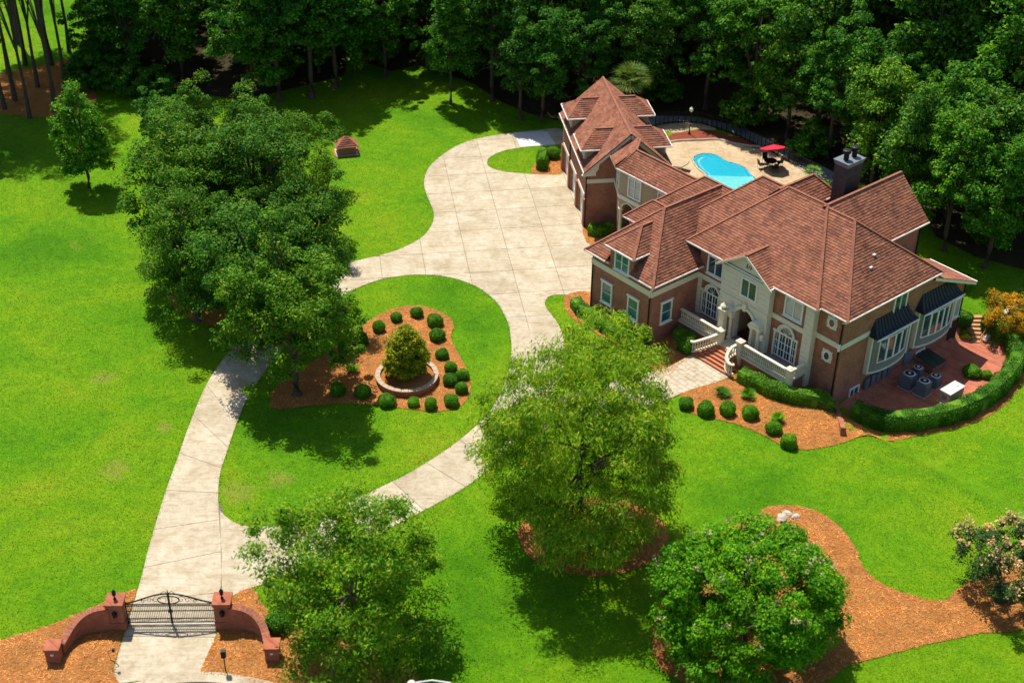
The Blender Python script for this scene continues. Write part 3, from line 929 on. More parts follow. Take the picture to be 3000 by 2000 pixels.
    # oval windows
    for z in (6.0, 3.22):
        pts = []
        for i in range(24):
            a = 2 * math.pi * i / 24
            r = 0.48 + (0.14 if i % 6 == 3 else 0.0)
            pts.append((r * math.cos(a), r * 1.1 * math.sin(a)))
        o = MB().prism_y(pts, -0.05, -0.004).build('oval_window', 'trim', HROOT, (12.42, 5.45, z))
        MB().prism_y(arc_pts(0, 0, 1, 0, 2 * math.pi, 20)[:-1] and [(0.31 * math.cos(a), 0.4 * math.sin(a)) for a in np.linspace(0, 2 * math.pi, 20)[:-1]], -0.09, -0.052).build('oval_rim', 'white', o)
        MB().prism_y([(0.22 * math.cos(a), 0.3 * math.sin(a)) for a in np.linspace(0, 2 * math.pi, 20)[:-1]], -0.10, -0.092).build('pane', 'darkglass', o)
    # --- right side: window, two bays with metal roofs, cellar windows, door
    R90 = math.pi / 2
    window((13.48, 11.8, 5.12), R90, 1.3, 1.5, 2, 1, 'darkglass', head=False)
    def bay(v0, v1, wv0, wv1, nw):
        vm = (v0 + v1) / 2; L = v1 - v0
        pts = [(13.48, v0), (13.48, v1)]
        arc = [(13.5 + 0.68 * math.sin(math.pi * min(1, max(0, t)) ) ** 0.45, v0 + L * t) for t in np.linspace(0.0, 1.0, 13)]
        poly = arc
        if area(poly) < 0: poly = poly[::-1]
        b = MB().prism_z(poly, 1.0, 4.15).build('bay_window', 'greystucco', HROOT)
        for zz, hh, e in ((0.92, 0.14, 0.06), (4.05, 0.12, 0.05)):
            big = [(p[0] + e, vm + (p[1] - vm) * (1 + 2 * e / L)) for p in arc]
            if area(big) < 0: big = big[::-1]
            MB().prism_z(big, zz, zz + hh).build('bay_moulding', 'trim', b)
        for vv in (v0 + 0.06, v1 - 0.06):
            MB().box((13.5, vv - 0.09, 0.95), (13.86, vv + 0.09, 4.1)).build('bay_post', 'trim', b)
        n = nw
        for i in range(n):
            a0 = wv0 + (wv1 - wv0) * i / n; a1 = wv0 + (wv1 - wv0) * (i + 1) / n
            def xx(v): return 13.5 + 0.68 * math.sin(math.pi * (v - v0) / L) ** 0.45
            x0, x1 = xx(a0), xx(a1)
            ang = math.atan2(a1 - a0, x1 - x0)
            w = math.hypot(a1 - a0, x1 - x0)
            wdw = window(((x0 + x1) / 2 + 0.03, (a0 + a1) / 2, 1.85), ang, w - 0.14, 1.9, 1, 1, 'darkglass', 0.07, False, False, parent=b, name='bay_sash')
        # flared metal roof
        e0, e1 = v0 - 0.12, v1 + 0.12
        prof = [(14.32, 4.2), (14.02, 4.45), (13.75, 4.85), (13.49, 5.35)]
        mb = MB(); V = []
        for k, (x, z) in enumerate(prof):
            ins = (14.32 - x) * 0.75
            V.append([(x, e0 + ins, z), (x, e1 - ins, z)])
        for k in range(3):
            mb.poly([V[k][0], V[k][1], V[k + 1][1], V[k + 1][0]])
        mb.poly([V[0][0], V[1][0], V[2][0], V[3][0], (13.49, e0, 4.2)]); mb.poly([V[0][1], (13.49, e1, 4.2), V[3][1], V[2][1], V[1][1]])
        mb.poly([V[0][0], (13.49, e0, 4.2), (13.49, e1, 4.2), V[0][1]])
        r = mb.build('bay_roof', 'metalroof', HROOT)
        nseam = 12
        for i in range(1, nseam):
            t = i / nseam
            sm = MB()
            for k in range(3):
                p = [tuple(np.array(V[q][0]) * (1 - t) + np.array(V[q][1]) * t) for q in (k, k + 1)]
                sm.beam(p[0], p[1], 0.03, 0.035)
            sm.build('roof_seam', 'metalroof', r)
        MB().beam((14.36, e0, 4.1), (14.36, e1, 4.1), 0.08, 0.1).build('bay_gutter', 'white', r)
    bay(8.6, 13.3, 9.3, 12.5, 4)
    bay(14.1, 18.9, 14.6, 18.2, 5)
    for v, w in ((7.9, 0.9), (15.8, 0.9)):
        window((13.48, v, -0.85), R90, w, 0.75, 2, 1, 'darkglass', head=False, sill=False, name='cellar_window')
    MB().box((13.483, 13.75, -1.1), (13.56, 14.75, 0.55)).build('cellar_hatch', 'grey', HROOT)
    o = MB().box((13.483, 19.25, -1.12), (13.53, 20.1, 0.95)).build('side_door', 'dark', HROOT)
    window((13.48, 19.75, 1.5), R90, 0.55, 1.5, 1, 1, 'blinds', 0.09)
    # --- downspouts
    def spout(u, v, z1, z0, m='black'):
        MB().tube([(u, v, z0), (u, v, z1)], 0.055, 6).build('downspout', m, HROOT)
    spout(-0.14, -0.07, 4.2, 0, 'black'); spout(-6.45, -0.08, 4.2, 0, 'black'); spout(13.36, 5.36, 6.8, -1.1); spout(13.58, 20.2, 4.2, -1.1); spout(9.84, 18.5, 8.2, -0.5)
    MB().tube([(0.42, -0.4, 5.18), (0.1, -0.12, 4.95), (-0.14, -0.1, 4.65), (-0.14, -0.1, 4.15)], 0.06, 6).build('downspout', 'white', HROOT)
    MB().tube([(13.8, 5.1, 6.75), (13.5, 5.3, 6.55), (13.36, 5.34, 6.45)], 0.06, 6).build('downspout', 'white', HROOT)
    MB().box((13.28, 5.3, 4.1), (13.44, 5.40, 4.7)).build('leader_head', 'white', HROOT)
    # --- roofs
    A, B, C_, D_ = (-7.05, -0.5, 5.36), (0.5, -0.5, 5.36), (0.5, 13.6, 5.36), (-7.05, 13.6, 5.36)
    a, b = (-3.28, 4.1, 9.02), (-3.28, 10.44, 9.02)
    def zf(v): return 5.36 + 0.7957 * (v + 0.5)
    x0, x1 = -4.68, -2.08
    roof([(B, C_, b, a), (D_, A, a, b), (C_, D_, b), (A, (x0, -0.5, 5.36), (x0, 2.39, zf(2.39))), ((x1, -0.5, 5.36), B, (x1, 2.64, zf(2.64))),
          ((x0, 1.6, zf(1.6)), (x1, 1.6, zf(1.6)), (x1, 2.64, zf(2.64)), a, (x0, 2.39, zf(2.39)))],
         [(A, (x0, -0.5, 5.36)), ((x1, -0.5, 5.36), B), (B, (0.5, 4.9, 5.36)), (D_, A)], [(a, b), (A, a), (B, a)])
    hip_u(-1.2, 11.68, 4.5, 15.9, 6.98, 3.42, 7.05, 10.2, 11.55, 'frl', 'rfb')
    hip_u(5.2, 14.0, 4.93, 15.97, 6.98, 6.8, 9.6, 10.2, 11.37, 'frb', 'rbc')
    # left front slope set back behind the main roof
    zl = 6.98
    roof([((-3.9, 5.6, zl), (6, 5.6, zl), (6, 10.76, 11.1), (0.43, 10.76, 11.1)), ((-3.9, 5.6, zl), (0.43, 10.76, 11.1), (-3.9, 16.0, zl))], [], [((0.43, 10.76, 11.1), (3.6, 10.76, 11.1)), ((-3.9, 5.6, zl), (0.43, 10.76, 11.1))])
    # roof over the link between wing and main body
    roof([((-7.9, 7.6, 6.5), (0.5, 7.6, 6.5), (0.5, 10.45, 9.0), (-5.1, 10.45, 9.0)), ((0.5, 13.3, 6.5), (-7.9, 13.3, 6.5), (-5.1, 10.45, 9.0), (0.5, 10.45, 9.0)), ((-7.9, 13.3, 6.5), (-7.9, 7.6, 6.5), (-5.1, 10.45, 9.0))],
         [((-7.9, 7.6, 6.5), (-6.0, 7.6, 6.5))], [((-5.1, 10.45, 9.0), (-1.9, 10.45, 9.0)), ((-7.9, 7.6, 6.5), (-5.1, 10.45, 9.0))])
    # side bump on the wing
    hip_u(-9.16, -5.0, 5.6, 8.95, 5.36, -7.5, -5.0, 7.27, 6.95, 'fl', 'rfd')
    # rear gable
    a, b = (7.0, 9.9, 11.52), (7.0, 19.0, 11.52)
    roof([((10.2, 9.9, 8.5), (10.2, 19.0, 8.5), b, a), ((3.8, 19.0, 8.5), (3.8, 9.9, 8.5), a, b)], [((10.2, 13.5, 8.5), (10.2, 19.0, 8.5))], [(a, b)], (8.46, [(3.8, 15), (10.2, 15), (10.2, 19), (3.8, 19)]))
    # small rear hip
    a, b = (2.85, 9.8, 11.3), (2.85, 13.7, 11.3)
    roof([((4.42, 9.8, 9.8), (4.42, 15.1, 9.8), b, a), ((1.28, 15.1, 9.8), (1.28, 9.8, 9.8), a, b), ((4.42, 15.1, 9.8), (1.28, 15.1, 9.8), b)], [((4.42, 13.6, 9.8), (4.42, 15.1, 9.8)), ((1.28, 15.1, 9.8), (4.42, 15.1, 9.8))], [(a, b), ((4.42, 15.1, 9.8), b)], (9.76, [(1.28, 11.5), (4.42, 11.5), (4.42, 15.1), (1.28, 15.1)]))
    # low shed roof at the right rear
    s_ = 0.43
    roof([((9.8, 14.9, 7.0), (9.8, 20.75, 4.48), (14.15, 20.75, 4.48), (14.15, 14.9, 7.0))], [((9.8, 20.75, 4.48), (14.15, 20.75, 4.48))], [])
    MB().add([(14.12, 14.9, 6.97), (14.12, 20.75, 4.45), (14.12, 20.75, 4.2), (14.12, 14.9, 6.72), (13.5, 14.9, 6.72), (13.5, 20.75, 4.2)], [(0, 1, 2, 3), (3, 2, 5, 4)]).build('rake_board', 'trim', HROOT)
    # front gable of the centre bay
    pk, zb = (5.1, 8.62), 6.86
    gl, gr, vf = 2.45, 7.75, 4.12
    def zmain(v): return 6.98 + 0.802 * (v - 4.5)
    vpk = 4.5 + (pk[1] - 6.98) / 0.802 + 0.05
    roof([((gl, vf, zb), (pk[0], vf, pk[1]), (pk[0], vpk, pk[1]), (gl, 4.5, zb)), ((pk[0], vf, pk[1]), (gr, vf, zb), (gr, 4.5, zb), (pk[0], vpk, pk[1]))], [], [((pk[0], vf, pk[1]), (pk[0], vpk, pk[1]))])
    for x in (gl, gr):
        MB().beam((x, vf - 0.03, zb - 0.16), (pk[0], vf - 0.03, pk[1] - 0.16), 0.06, 0.16).build('rake_board', 'trim', HROOT)
    MB().box((gr - 0.1, 4.1, 6.84), (gr + 0.0, 4.5, 6.95)).build('gutter', 'white', HROOT)
    # wing dormer
    wall((-4.65, 0.003, 5.0), (-2.1, 3.0, 6.7)); 
    de = 6.72
    roof([((-5.0, -0.42, de), (-1.74, -0.42, de), (-3.4, 1.9, 8.2)), ((-1.74, -0.42, de), (-1.74, 2.4, de), (-3.4, 3.6, 8.2), (-3.4, 1.9, 8.2)), ((-5.0, 2.4, de), (-5.0, -0.42, de), (-3.4, 1.9, 8.2), (-3.4, 3.6, 8.2))],
         [((-5.0, -0.42, de), (-1.74, -0.42, de)), ((-1.74, -0.42, de), (-1.74, 1.6, de)), ((-5.0, -0.42, de), (-5.0, 1.6, de))], [((-3.4, 1.9, 8.2), (-3.4, 3.4, 8.2)), ((-1.74, -0.42, de), (-3.4, 1.9, 8.2)), ((-5.0, -0.42, de), (-3.4, 1.9, 8.2))], (de - 0.03, [(-5.0, -0.42), (-1.74, -0.42), (-1.74, 2.4), (-5.0, 2.4)]))
    window((-3.3, 0.003, 5.05), 0, 1.35, 1.3, 2, 2, head=False)
    # roof vents
    MB().lathe([(0.07, 8.4), (0.07, 9.1), (0.11, 9.1), (0.11, 9.2)], (9.3, 16.2), 8).build('vent_pipe', 'silver', HROOT)
    for u, v in ((11.6, 10.3), (12.1, 9.4)):
        z = 11.37 - (u - 9.6) * 0.998
        MB().box((u - 0.1, v - 0.15, z), (u + 0.1, v + 0.15, z + 0.1)).build('roof_vent', 'silver', HROOT)
    # chimney
    ch = MB().obox((5.25, 14.6), 1.15, 1.75, 6.0, 11.7).obox((5.25, 14.6), 1.25, 1.85, 11.7, 12.0).obox((5.25, 14.6), 1.2, 1.8, 12.0, 12.9).build('chimney', 'chim', HROOT)
    MB().obox((5.25, 14.6), 1.25, 1.85, 12.92, 13.05).obox((5.25, 14.6), 1.3, 1.9, 13.05, 13.3, 0, 1.45, 2.05).build('chimney_cap', 'grey', ch)
    for v in (14.15, 15.1):
        MB().lathe([(0.2, 13.3), (0.2, 13.85), (0.3, 13.88), (0.32, 14.1), (0.2, 14.14)], (5.25, v), 12).build('chimney_pot', 'black', ch)
    # --- connector between wing and garage
    wall((-13.2, 9.16, 4.64), (-6.6, 12.5, 6.9), 'stucco')
    pts = [(-13.2, 0)]
    wall((-13.2, 11.4, Z0), (-6.6, 12.5, 4.2), 'stucco')
    P = [(-13.2, 3.3), (-13.0, 3.3)]
    x = -13.0
    while x < -7.5:
        P += arc_pts(x + 0.95, 3.3, 0.8, math.pi, 0, 10)
        x += 1.9
    P += [(-7.3, 3.3), (-6.6, 3.3), (-6.6, 4.25), (-13.2, 4.25)]
    MB().prism_y(P, 9.16, 9.5).build('arcade', 'stucco', HROOT)
    x = -13.0
    while x < -7.5:
        rg = arc_pts(x + 0.95, 3.3, 0.88, math.pi, 0, 10) + arc_pts(x + 0.95, 3.3, 0.78, 0, math.pi, 10)
        MB().prism_y(rg, 9.08, 9.157).build('arch_moulding', 'trim', HROOT)
        x += 1.9
    for x in (-13.1, -11.1, -9.2, -7.3):
        column(x, 9.32, 0.02, 3.3, 0.16)
    band((-13.25, 9.06, 4.26), (-6.6, 9.5, 4.63))
    for u in (-11.45, -8.0): window((u, 9.16, 4.95), 0, 1.3, 1.6, 2, 2, 'blinds', head=False, sill=False)
    # angled part toward the garage
    pa, pb = np.array([-13.2, 9.16]), np.array([-15.35, 10.7])
    d = pa - pb; L = np.hypot(*d); an = math.atan2(d[1], d[0])
    MB().box((0, 0, 4.64), (L, 1.6, 6.9)).build('wall', 'stucco', HROOT, (pb[0], pb[1], 0), an)
    MB().box((-0.0, -0.1, 4.26), (L + 0.02, 1.5, 4.63)).build('belt_course', 'trim', HROOT, (pb[0], pb[1], 0), an)
    MB().prism_y([(L - 0.3, 1.0), (L - 0.05, 1.0), (L - 0.05, 4.25), (0.2, 4.25)] + arc_pts(0.2, 2.9, 1.35, math.pi / 2, 0, 8)[1:], 0, 0.3).build('wall', 'stucco', HROOT, (pb[0], pb[1], 0), an)
    window((pb[0] + d[0] * 0.62, pb[1] + d[1] * 0.62, 4.95), an, 0.9, 1.6, 1, 2, 'blinds', head=False, sill=False)
    e1, e2 = (-13.47, 8.78, 7.0), (-15.55, 10.1, 7.0)
    r1, r2 = (-12.8, 10.42, 8.45), (-14.1, 12.1, 8.45)
    roof([(e1, (-7.0, 8.78, 7.0), (-5.6, 10.42, 8.45), r1), (e2, e1, r1, r2), ((-6.0, 12.4, 6.9), (-12.8, 12.4, 6.9), r1, (-5.6, 10.42, 8.45))], [(e1, (-7.4, 8.78, 7.0)), (e2, e1)], [(r1, (-5.9, 10.42, 8.45)), (e1, r1), (r1, r2)])

    # --- garage block, in its own rotated frame
    gl_ = gh(0, 0)
    def gb(mb, name, m, **k): return mb.build(name, m, HROOT, gl_, GA, **k)
    W, L = 7.15, 11.8
    gb(MB().box((0.35, 0.0, -0.2), (W, L, 5.2)), 'wall', 'brick')
    gb(MB().prism_y([(0.0, 5.2), (W, 5.2), (W / 2, 8.35)], 0.0, 0.35), 'wall', 'brick')
    gb(MB().prism_y([(0.0, 5.2), (W, 5.2), (W / 2, 8.35)], L - 0.35, L), 'wall', 'brick')
    gb(MB().box((0.0, 0.0, 2.75), (0.347, L, 5.2)), 'wall', 'brick')
    gb(MB().box((-0.05, -0.06, 4.25), (W + 0.04, -0.003, 4.63)), 'belt_course', 'trim')
    gb(MB().box((-0.06, 0.0, 4.75), (-0.003, L, 5.15)), 'cornice', 'trim')
    dw = [(0.75, 3.35), (4.55, 7.15), (8.3, 10.9)]
    piers = [(0.0, 0.75), (3.35, 4.55), (7.15, 8.3), (10.9, L)]
    for a, b in piers:
        gb(MB().box((0.0, a, -0.2), (0.347, b, 2.747)), 'brick_pier', 'brick')
        gb(MB().box((-0.16, (a + b) / 2 - 0.26, -0.2), (-0.003, (a + b) / 2 + 0.26, 2.6)), 'brick_pier', 'brick')
    for a, b in dw:
        dd = gb(MB().box((0.20, a, 0), (0.26, b, 2.72)), 'garage_door', 'white')
        for k in range(4):
            for q in range(4):
                y0 = a + (b - a) * q / 4
                MB().box((0.17, y0 + 0.07, 0.08 + k * 0.66), (0.198, y0 + (b - a) / 4 - 0.07, 0.64 + k * 0.66)).build('door_panel', 'white', dd)
        gb(MB().box((-0.08, a - 0.12, 2.6), (-0.004, b + 0.12, 2.95)), 'door_lintel', 'trim')
    ze, zr = 5.36, 8.78
    A, B, C_, D_ = (-0.35, -0.32, ze), (W + 0.35, -0.32, ze), (W + 0.35, L + 0.32, ze), (-0.35, L + 0.32, ze)
    ra, rb = (W / 2, -0.32, zr), (W / 2, L + 0.32, zr)
    roof([(D_, A, ra, rb), (B, C_, rb, ra)], [(D_, A), (B, C_)], [(ra, rb)], loc=gl_, rz=GA)
    for q in (A, B):
        gb(MB().beam((q[0], -0.36, ze - 0.18), (ra[0], -0.36, zr - 0.18), 0.07, 0.19), 'rake_board', 'trim')
        gb(MB().beam((q[0], -0.2, ze - 0.40), (ra[0], -0.2, zr - 0.40), 0.2, 0.22), 'rake_frieze', 'trim')
    gb(MB().beam((A[0], -0.42, ze + 0.02), (ra[0], -0.42, zr + 0.02), 0.1, 0.06).beam((B[0], -0.42, ze + 0.02), (ra[0], -0.42, zr + 0.02), 0.1, 0.06), 'rake_flashing', 'black')
    gb(MB().prism_y([(-0.35, 5.0), (0.75, 5.0), (0.75, 5.35), (0.95, 5.55), (1.0, 6.05), (0.35, 5.5), (-0.35, 5.3)], -0.16, -0.004), 'cornice_return', 'trim')
    for yc in (2.75, 9.25):
        for s_ in (-1, 1):
            def X(x): return x if s_ < 0 else W - x
            hw = 1.72; de = 6.8
            x0, x1 = X(0.08), X(2.2)
            gb(MB().box((min(x0, x1), yc - 1.3, 5.3), (max(x0, x1), yc + 1.3, de - 0.02)), 'dormer_wall', 'stucco')
            f1 = [(X(-0.42), yc - hw, de), (X(-0.42), yc + hw, de), (X(1.1), yc, 8.05)]
            f2 = [(X(-0.42), yc - hw, de), (X(1.1), yc, 8.05), (X(2.75), yc, 8.05), (X(1.25), yc - hw, de)]
            f3 = [(X(-0.42), yc + hw, de), (X(1.1), yc, 8.05), (X(2.75), yc, 8.05), (X(1.25), yc + hw, de)]
            roof([f1, f2, f3], [(f1[0], f1[1]), (f2[0], f2[3]), (f3[0], f3[3])], [(f2[1], f2[2])], (de - 0.03, [(X(-0.42), yc - hw), (X(1.25), yc - hw), (X(1.25), yc + hw), (X(-0.42), yc + hw)]), loc=gl_, rz=GA)
            p = gh(X(0.08), yc, 5.42)
            window(p, GA + (-math.pi / 2 if s_ < 0 else math.pi / 2), 1.7, 1.1, 3, 1, 'blinds', 0.1, False, False)
    gb(MB().tube([(-0.06, -0.08, 4.9), (-0.06, -0.08, 0)], 0.055, 6), 'downspout', 'black')
    gb(MB().tube([(-0.06, 7.72, 4.9), (-0.06, 7.72, 0)], 0.055, 6), 'downspout', 'black')
    # --- porch, balustrades, steps
    MB().box((0.02, 3.28, Z0), (11.0, 5.0, 1.02)).build('porch_base', 'brick', HROOT)
    MB().box((0.02, 3.2, 1.02), (11.1, 5.0, 1.1)).build('porch_floor', 'porch', HROOT)
    MB().box((0.02, 3.12, 0.9), (4.0, 3.198, 1.06)).build('porch_edge', 'limestone', HROOT)
    MB().box((6.45, 3.12, 0.9), (11.18, 3.198, 1.06)).build('porch_edge', 'limestone', HROOT)
    MB().box((4.35, 3.0, 1.0), (6.25, 4.3, 1.112)).build('landing', 'limestone', HROOT)
    bme = MB().lathe([(0.055, 0), (0.055, 0.06), (0.035, 0.1), (0.075, 0.26), (0.06, 0.38), (0.03, 0.55), (0.05, 0.62), (0.05, 0.68)], (0, 0), 8).mesh('baluster', 'limestone')
    def balustrade(pts, name='balustrade'):
        pts = [np.array(p, float) for p in pts]
        root = MB()
        for a, b in zip(pts[:-1], pts[1:]):
            root.beam(a + [0, 0, 0.82], b + [0, 0, 0.82], 0.24, 0.13)
        o = root.build(name, 'limestone', HROOT)
        lo = MB()
        for a, b in zip(pts[:-1], pts[1:]):
            lo.beam(a + [0, 0, 0.02], b + [0, 0, 0.02], 0.2, 0.1)
        lo.build('bottom_rail', 'limestone', o)
        acc = 0.1
        for a, b in zip(pts[:-1], pts[1:]):
            L_ = np.linalg.norm((b - a)[:2])
            while acc < L_:
                p = a + (b - a) * acc / L_
                link('baluster', bme, o, (p[0], p[1], p[2] + 0.13))
                acc += 0.185
            acc -= L_
        return o
    z = 1.1
    balustrade([(0.1, 3.3, z), (4.15, 3.3, z)])
    balustrade([(6.35, 3.3, z), (11.0, 3.3, z), (11.0, 4.85, z)])
    def post(u, v, z0=0.0, h=2.15, w=0.42):
        o = MB().obox((u, v), w, w, z0, h).build('newel_post', 'limestone', HROOT)
        MB().obox((u, v), w + 0.14, w + 0.14, h, h + 0.1).obox((u, v), w + 0.02, w + 0.02, h + 0.1, h + 0.2, 0, 0.15, 0.15).build('post_cap', 'limestone', o)
    post(4.3, 3.22); post(6.28, 3.22); post(11.0, 3.3)
    n = 6
    for k in range(n):
        t0 = k / n
        v0 = 1.58 + (3.1 - 1.58) * t0
        hw0 = 1.78 - 0.85 * min(1, t0 * 1.1) ** 0.8
        c = 4.83 + 0.45 * t0
        st = MB().box((c - hw0, v0, -0.1), (c + hw0, 3.2, 0.17 * (k + 1) - 0.02)).build('step', 'step', HROOT)
        MB().box((c - hw0, v0 - 0.03, 0.17 * (k + 1) - 0.018), (c + hw0, v0 + 0.3, 0.17 * (k + 1) + 0.02)).build('step_tread', 'step', st)
    L1 = [(4.3, 3.1, 1.05), (4.05, 2.6, 0.85), (3.6, 2.05, 0.55), (3.2, 1.72, 0.3), (2.95, 1.62, 0.2), (2.85, 1.75, 0.2)]
    R1 = [(6.2, 3.1, 1.05), (6.0, 2.6, 0.85), (6.1, 2.05, 0.5), (6.45, 1.7, 0.3), (6.85, 1.65, 0.2), (7.05, 1.85, 0.2)]
    for Q in (L1, R1): balustrade([tuple(p) for p in smooth_open(Q, 3)], 'curved_balustrade')
build_house()

# ------------------------------------------------------------------ paths, pool, patio
walk = empty('front_walk'); walk['kind'] = 'structure'
wk = gp([(1592, 812), (1682, 864), (1640, 880), (1590, 894), (1534, 917), (1483, 936), (1420, 948), (1330, 968), (1240, 990), (1250, 940), (1300, 905), (1400, 878), (1480, 858), (1540, 842)])
if area(wk) < 0: wk = wk[::-1]
MB().poly([(p[0], p[1], 0.024) for p in wk]).build('joint_base', 'joint', walk)
rngw = random.Random(4)
o0 = HW(4.8, 0)[:2]
for j in range(-14, 5):
    off = 0.45 * (j % 2)
    for i in range(-13, 8):
        a = o0 + HU * (i * 0.9 + off) + HV * (j * 0.45)
        g_ = 0.012
        cell = [tuple(a + HU * g_ + HV * g_), tuple(a + HU * (0.9 - g_) + HV * g_), tuple(a + HU * (0.9 - g_) + HV * (0.45 - g_)), tuple(a + HU * g_ + HV * (0.45 - g_))]
        c = dedupe(clip_convex(wk, cell))
        if len(c) >= 3 and abs(area(c)) > 0.02:
            MB().prism_z(c, 0.0, 0.04 + rngw.uniform(0, 0.008)).build('paver', 'paver', walk)

drape('pool_deck', smooth_closed(gp([(1530, 345), (1545, 326), (1600, 323), (1640, 321), (1700, 331), (1745, 338), (1800, 362), (1850, 396), (1890, 425), (1900, 470), (1800, 520), (1600, 470), (1540, 400)]), 3), 'deck', 0.02, 2.0)
drape('mulch_bed', smooth_closed(gp([(1535, 322), (1545, 309), (1600, 300), (1640, 303), (1700, 318), (1745, 337), (1735, 342), (1700, 334), (1655, 322), (1600, 324)]), 3), 'redmulch', 0.035, 2.0)
edge = MB()
ep = smooth_open([G(*p) for p in [(1530, 330), (1560, 325), (1610, 323), (1650, 322), (1680, 330), (1720, 337), (1750, 340), (1800, 362), (1850, 396)]], 4)
edge.tube([(p[0], p[1], 0.06) for p in ep], 0.14, 6)
edge.build('deck_kerb', 'concrete', kind='structure')
drape('back_path', smooth_closed(gp([(1510, 290), (1560, 283), (1600, 284), (1640, 292), (1640, 300), (1600, 298), (1545, 306)]), 3), 'deck', 0.03, 2.0)

pool_px = [(1592, 368), (1600, 358), (1622, 354), (1645, 358), (1665, 370), (1690, 378), (1712, 388), (1724, 402), (1735, 412), (1748, 425), (1730, 450), (1700, 460), (1660, 452), (1630, 425), (1622, 402), (1605, 388)]
pp = smooth_closed(gp(pool_px), 4)
if area(pp) < 0: pp = pp[::-1]
pool = thing('swimming_pool', 'kidney-shaped swimming pool with bright turquoise water behind the house', 'swimming pool', (np.mean([p[0] for p in pp]), np.mean([p[1] for p in pp]), 0.03))
pc = np.array([np.mean([p[0] for p in pp]), np.mean([p[1] for p in pp])])
q = [(p[0] - pc[0], p[1] - pc[1]) for p in pp]
def sc(P, f, e=0.0):
    out = []
    for p in P:
        r = math.hypot(*p)
        out.append((p[0] * (r + e) / r * f, p[1] * (r + e) / r * f))
    return out
# basin standing in the deck: rim 0.16 high with the floor just over the ground sheet keeps the lawn out of view
mb = MB(); n = len(q); outer = sc(q, 1, 0.22)
V = [(p[0], p[1], 0.07) for p in outer] + [(p[0], p[1], 0.07) for p in q] + [(p[0], p[1], -0.02) for p in outer]
mb.add(V, [(i, (i + 1) % n, (i + 1) % n + n, i + n) for i in range(n)] + [(i + 2 * n, (i + 1) % n + 2 * n, (i + 1) % n, i) for i in range(n)])
mb.build('coping', 'deck', pool)
mb = MB()
V = [(p[0], p[1], 0.068) for p in q] + [(p[0], p[1], -0.006) for p in q]
mb.add(V, [(i + n, (i + 1) % n + n, (i + 1) % n, i)[::-1] for i in range(n)] + [tuple(range(n, 2 * n))])
mb.build('basin', 'poolshell', pool)
st = MB()
ci = int(n * 0.02)
for a, b, s_ in ((0, 20, 0.86), (24, 40, 0.9)):
    idx = [(i - 6) % n for i in range(a, b)]
    A = [q[i] for i in idx]; B = [(q[i][0] * s_, q[i][1] * s_) for i in idx]
    C2 = [(q[i][0] * (s_ - 0.06), q[i][1] * (s_ - 0.06)) for i in idx]
    st.add([(p[0], p[1], 0.004) for p in B] + [(p[0], p[1], 0.004) for p in C2], [(i, i + 1, i + 1 + len(B), i + len(B)) for i in range(len(B) - 1)])
st.build('pool_bench', 'poolstep', pool)
la, lb = G(1615, 404)[:2] - pc, G(1738, 408)[:2] - pc
sh = dedupe(clip(q, tuple(lb), tuple(la)))
sh2 = dedupe(clip(q, tuple(la), tuple(lb)))
near = sh if np.mean([p[1] for p in sh]) < np.mean([p[1] for p in sh2]) else sh2
MB().poly([(p[0] * 0.98, p[1] * 0.98, 0.001) for p in near]).build('shallow_floor', 'poolshallow', pool)
for arc in ([(1600, 374), (1606, 367), (1620, 364), (1640, 368)], [(1655, 376), (1672, 388), (1692, 394), (1708, 398), (1716, 410), (1724, 420)]):
    c_ = smooth_open([np.array([*(G(*a_)[:2] - pc), 0.018]) for a_ in arc], 5)
    MB().tube(c_, 0.02, 6).build('pool_step', 'poolstep', pool)
MB().poly([(p[0], p[1], 0.05) for p in q]).build('water', 'water', pool)

# umbrella, table, chairs
ub = G(1768, 385)
um = thing('patio_umbrella', 'tilted red patio umbrella over the black table by the pool', 'umbrella', ub)
mb = MB(); V = [(0.12, 0.12, 2.34)]
for i in range(8):
    a = math.pi / 4 * i + 0.2
    x, y = 1.2 * math.cos(a), 1.2 * math.sin(a)
    V.append((x + 0.05, y, 2.05 + 0.12 * x - 0.34 * y))
F = [(0, 1 + i, 1 + (i + 1) % 8) for i in range(8)]
mb.add(V, F); mb.add([(v[0], v[1], v[2] - 0.12) for v in V[1:]], [])
for i in range(8):
    j = (i + 1) % 8
    mb.f.append((1 + i, 9 + i, 9 + j, 1 + j))
mb.build('canopy', 'red', um)
MB().tube([(0, 0, 0), (0, 0, 1.6), (0.12, 0.12, 2.34)], 0.03, 6).build('pole', 'black', um)
tb = thing('patio_table', 'round black metal patio table under the red umbrella', 'table', ub)
MB().lathe([(0.6, 0.70), (0.62, 0.72), (0.62, 0.75)], (0, 0), 16).build('tabletop', 'black', tb)
for i in range(4):
    a = math.pi / 2 * i + 0.5
    MB().tube([(0.1 * math.cos(a), 0.1 * math.sin(a), 0.7), (0.45 * math.cos(a), 0.45 * math.sin(a), 0)], 0.025, 5).build('leg', 'black', tb)
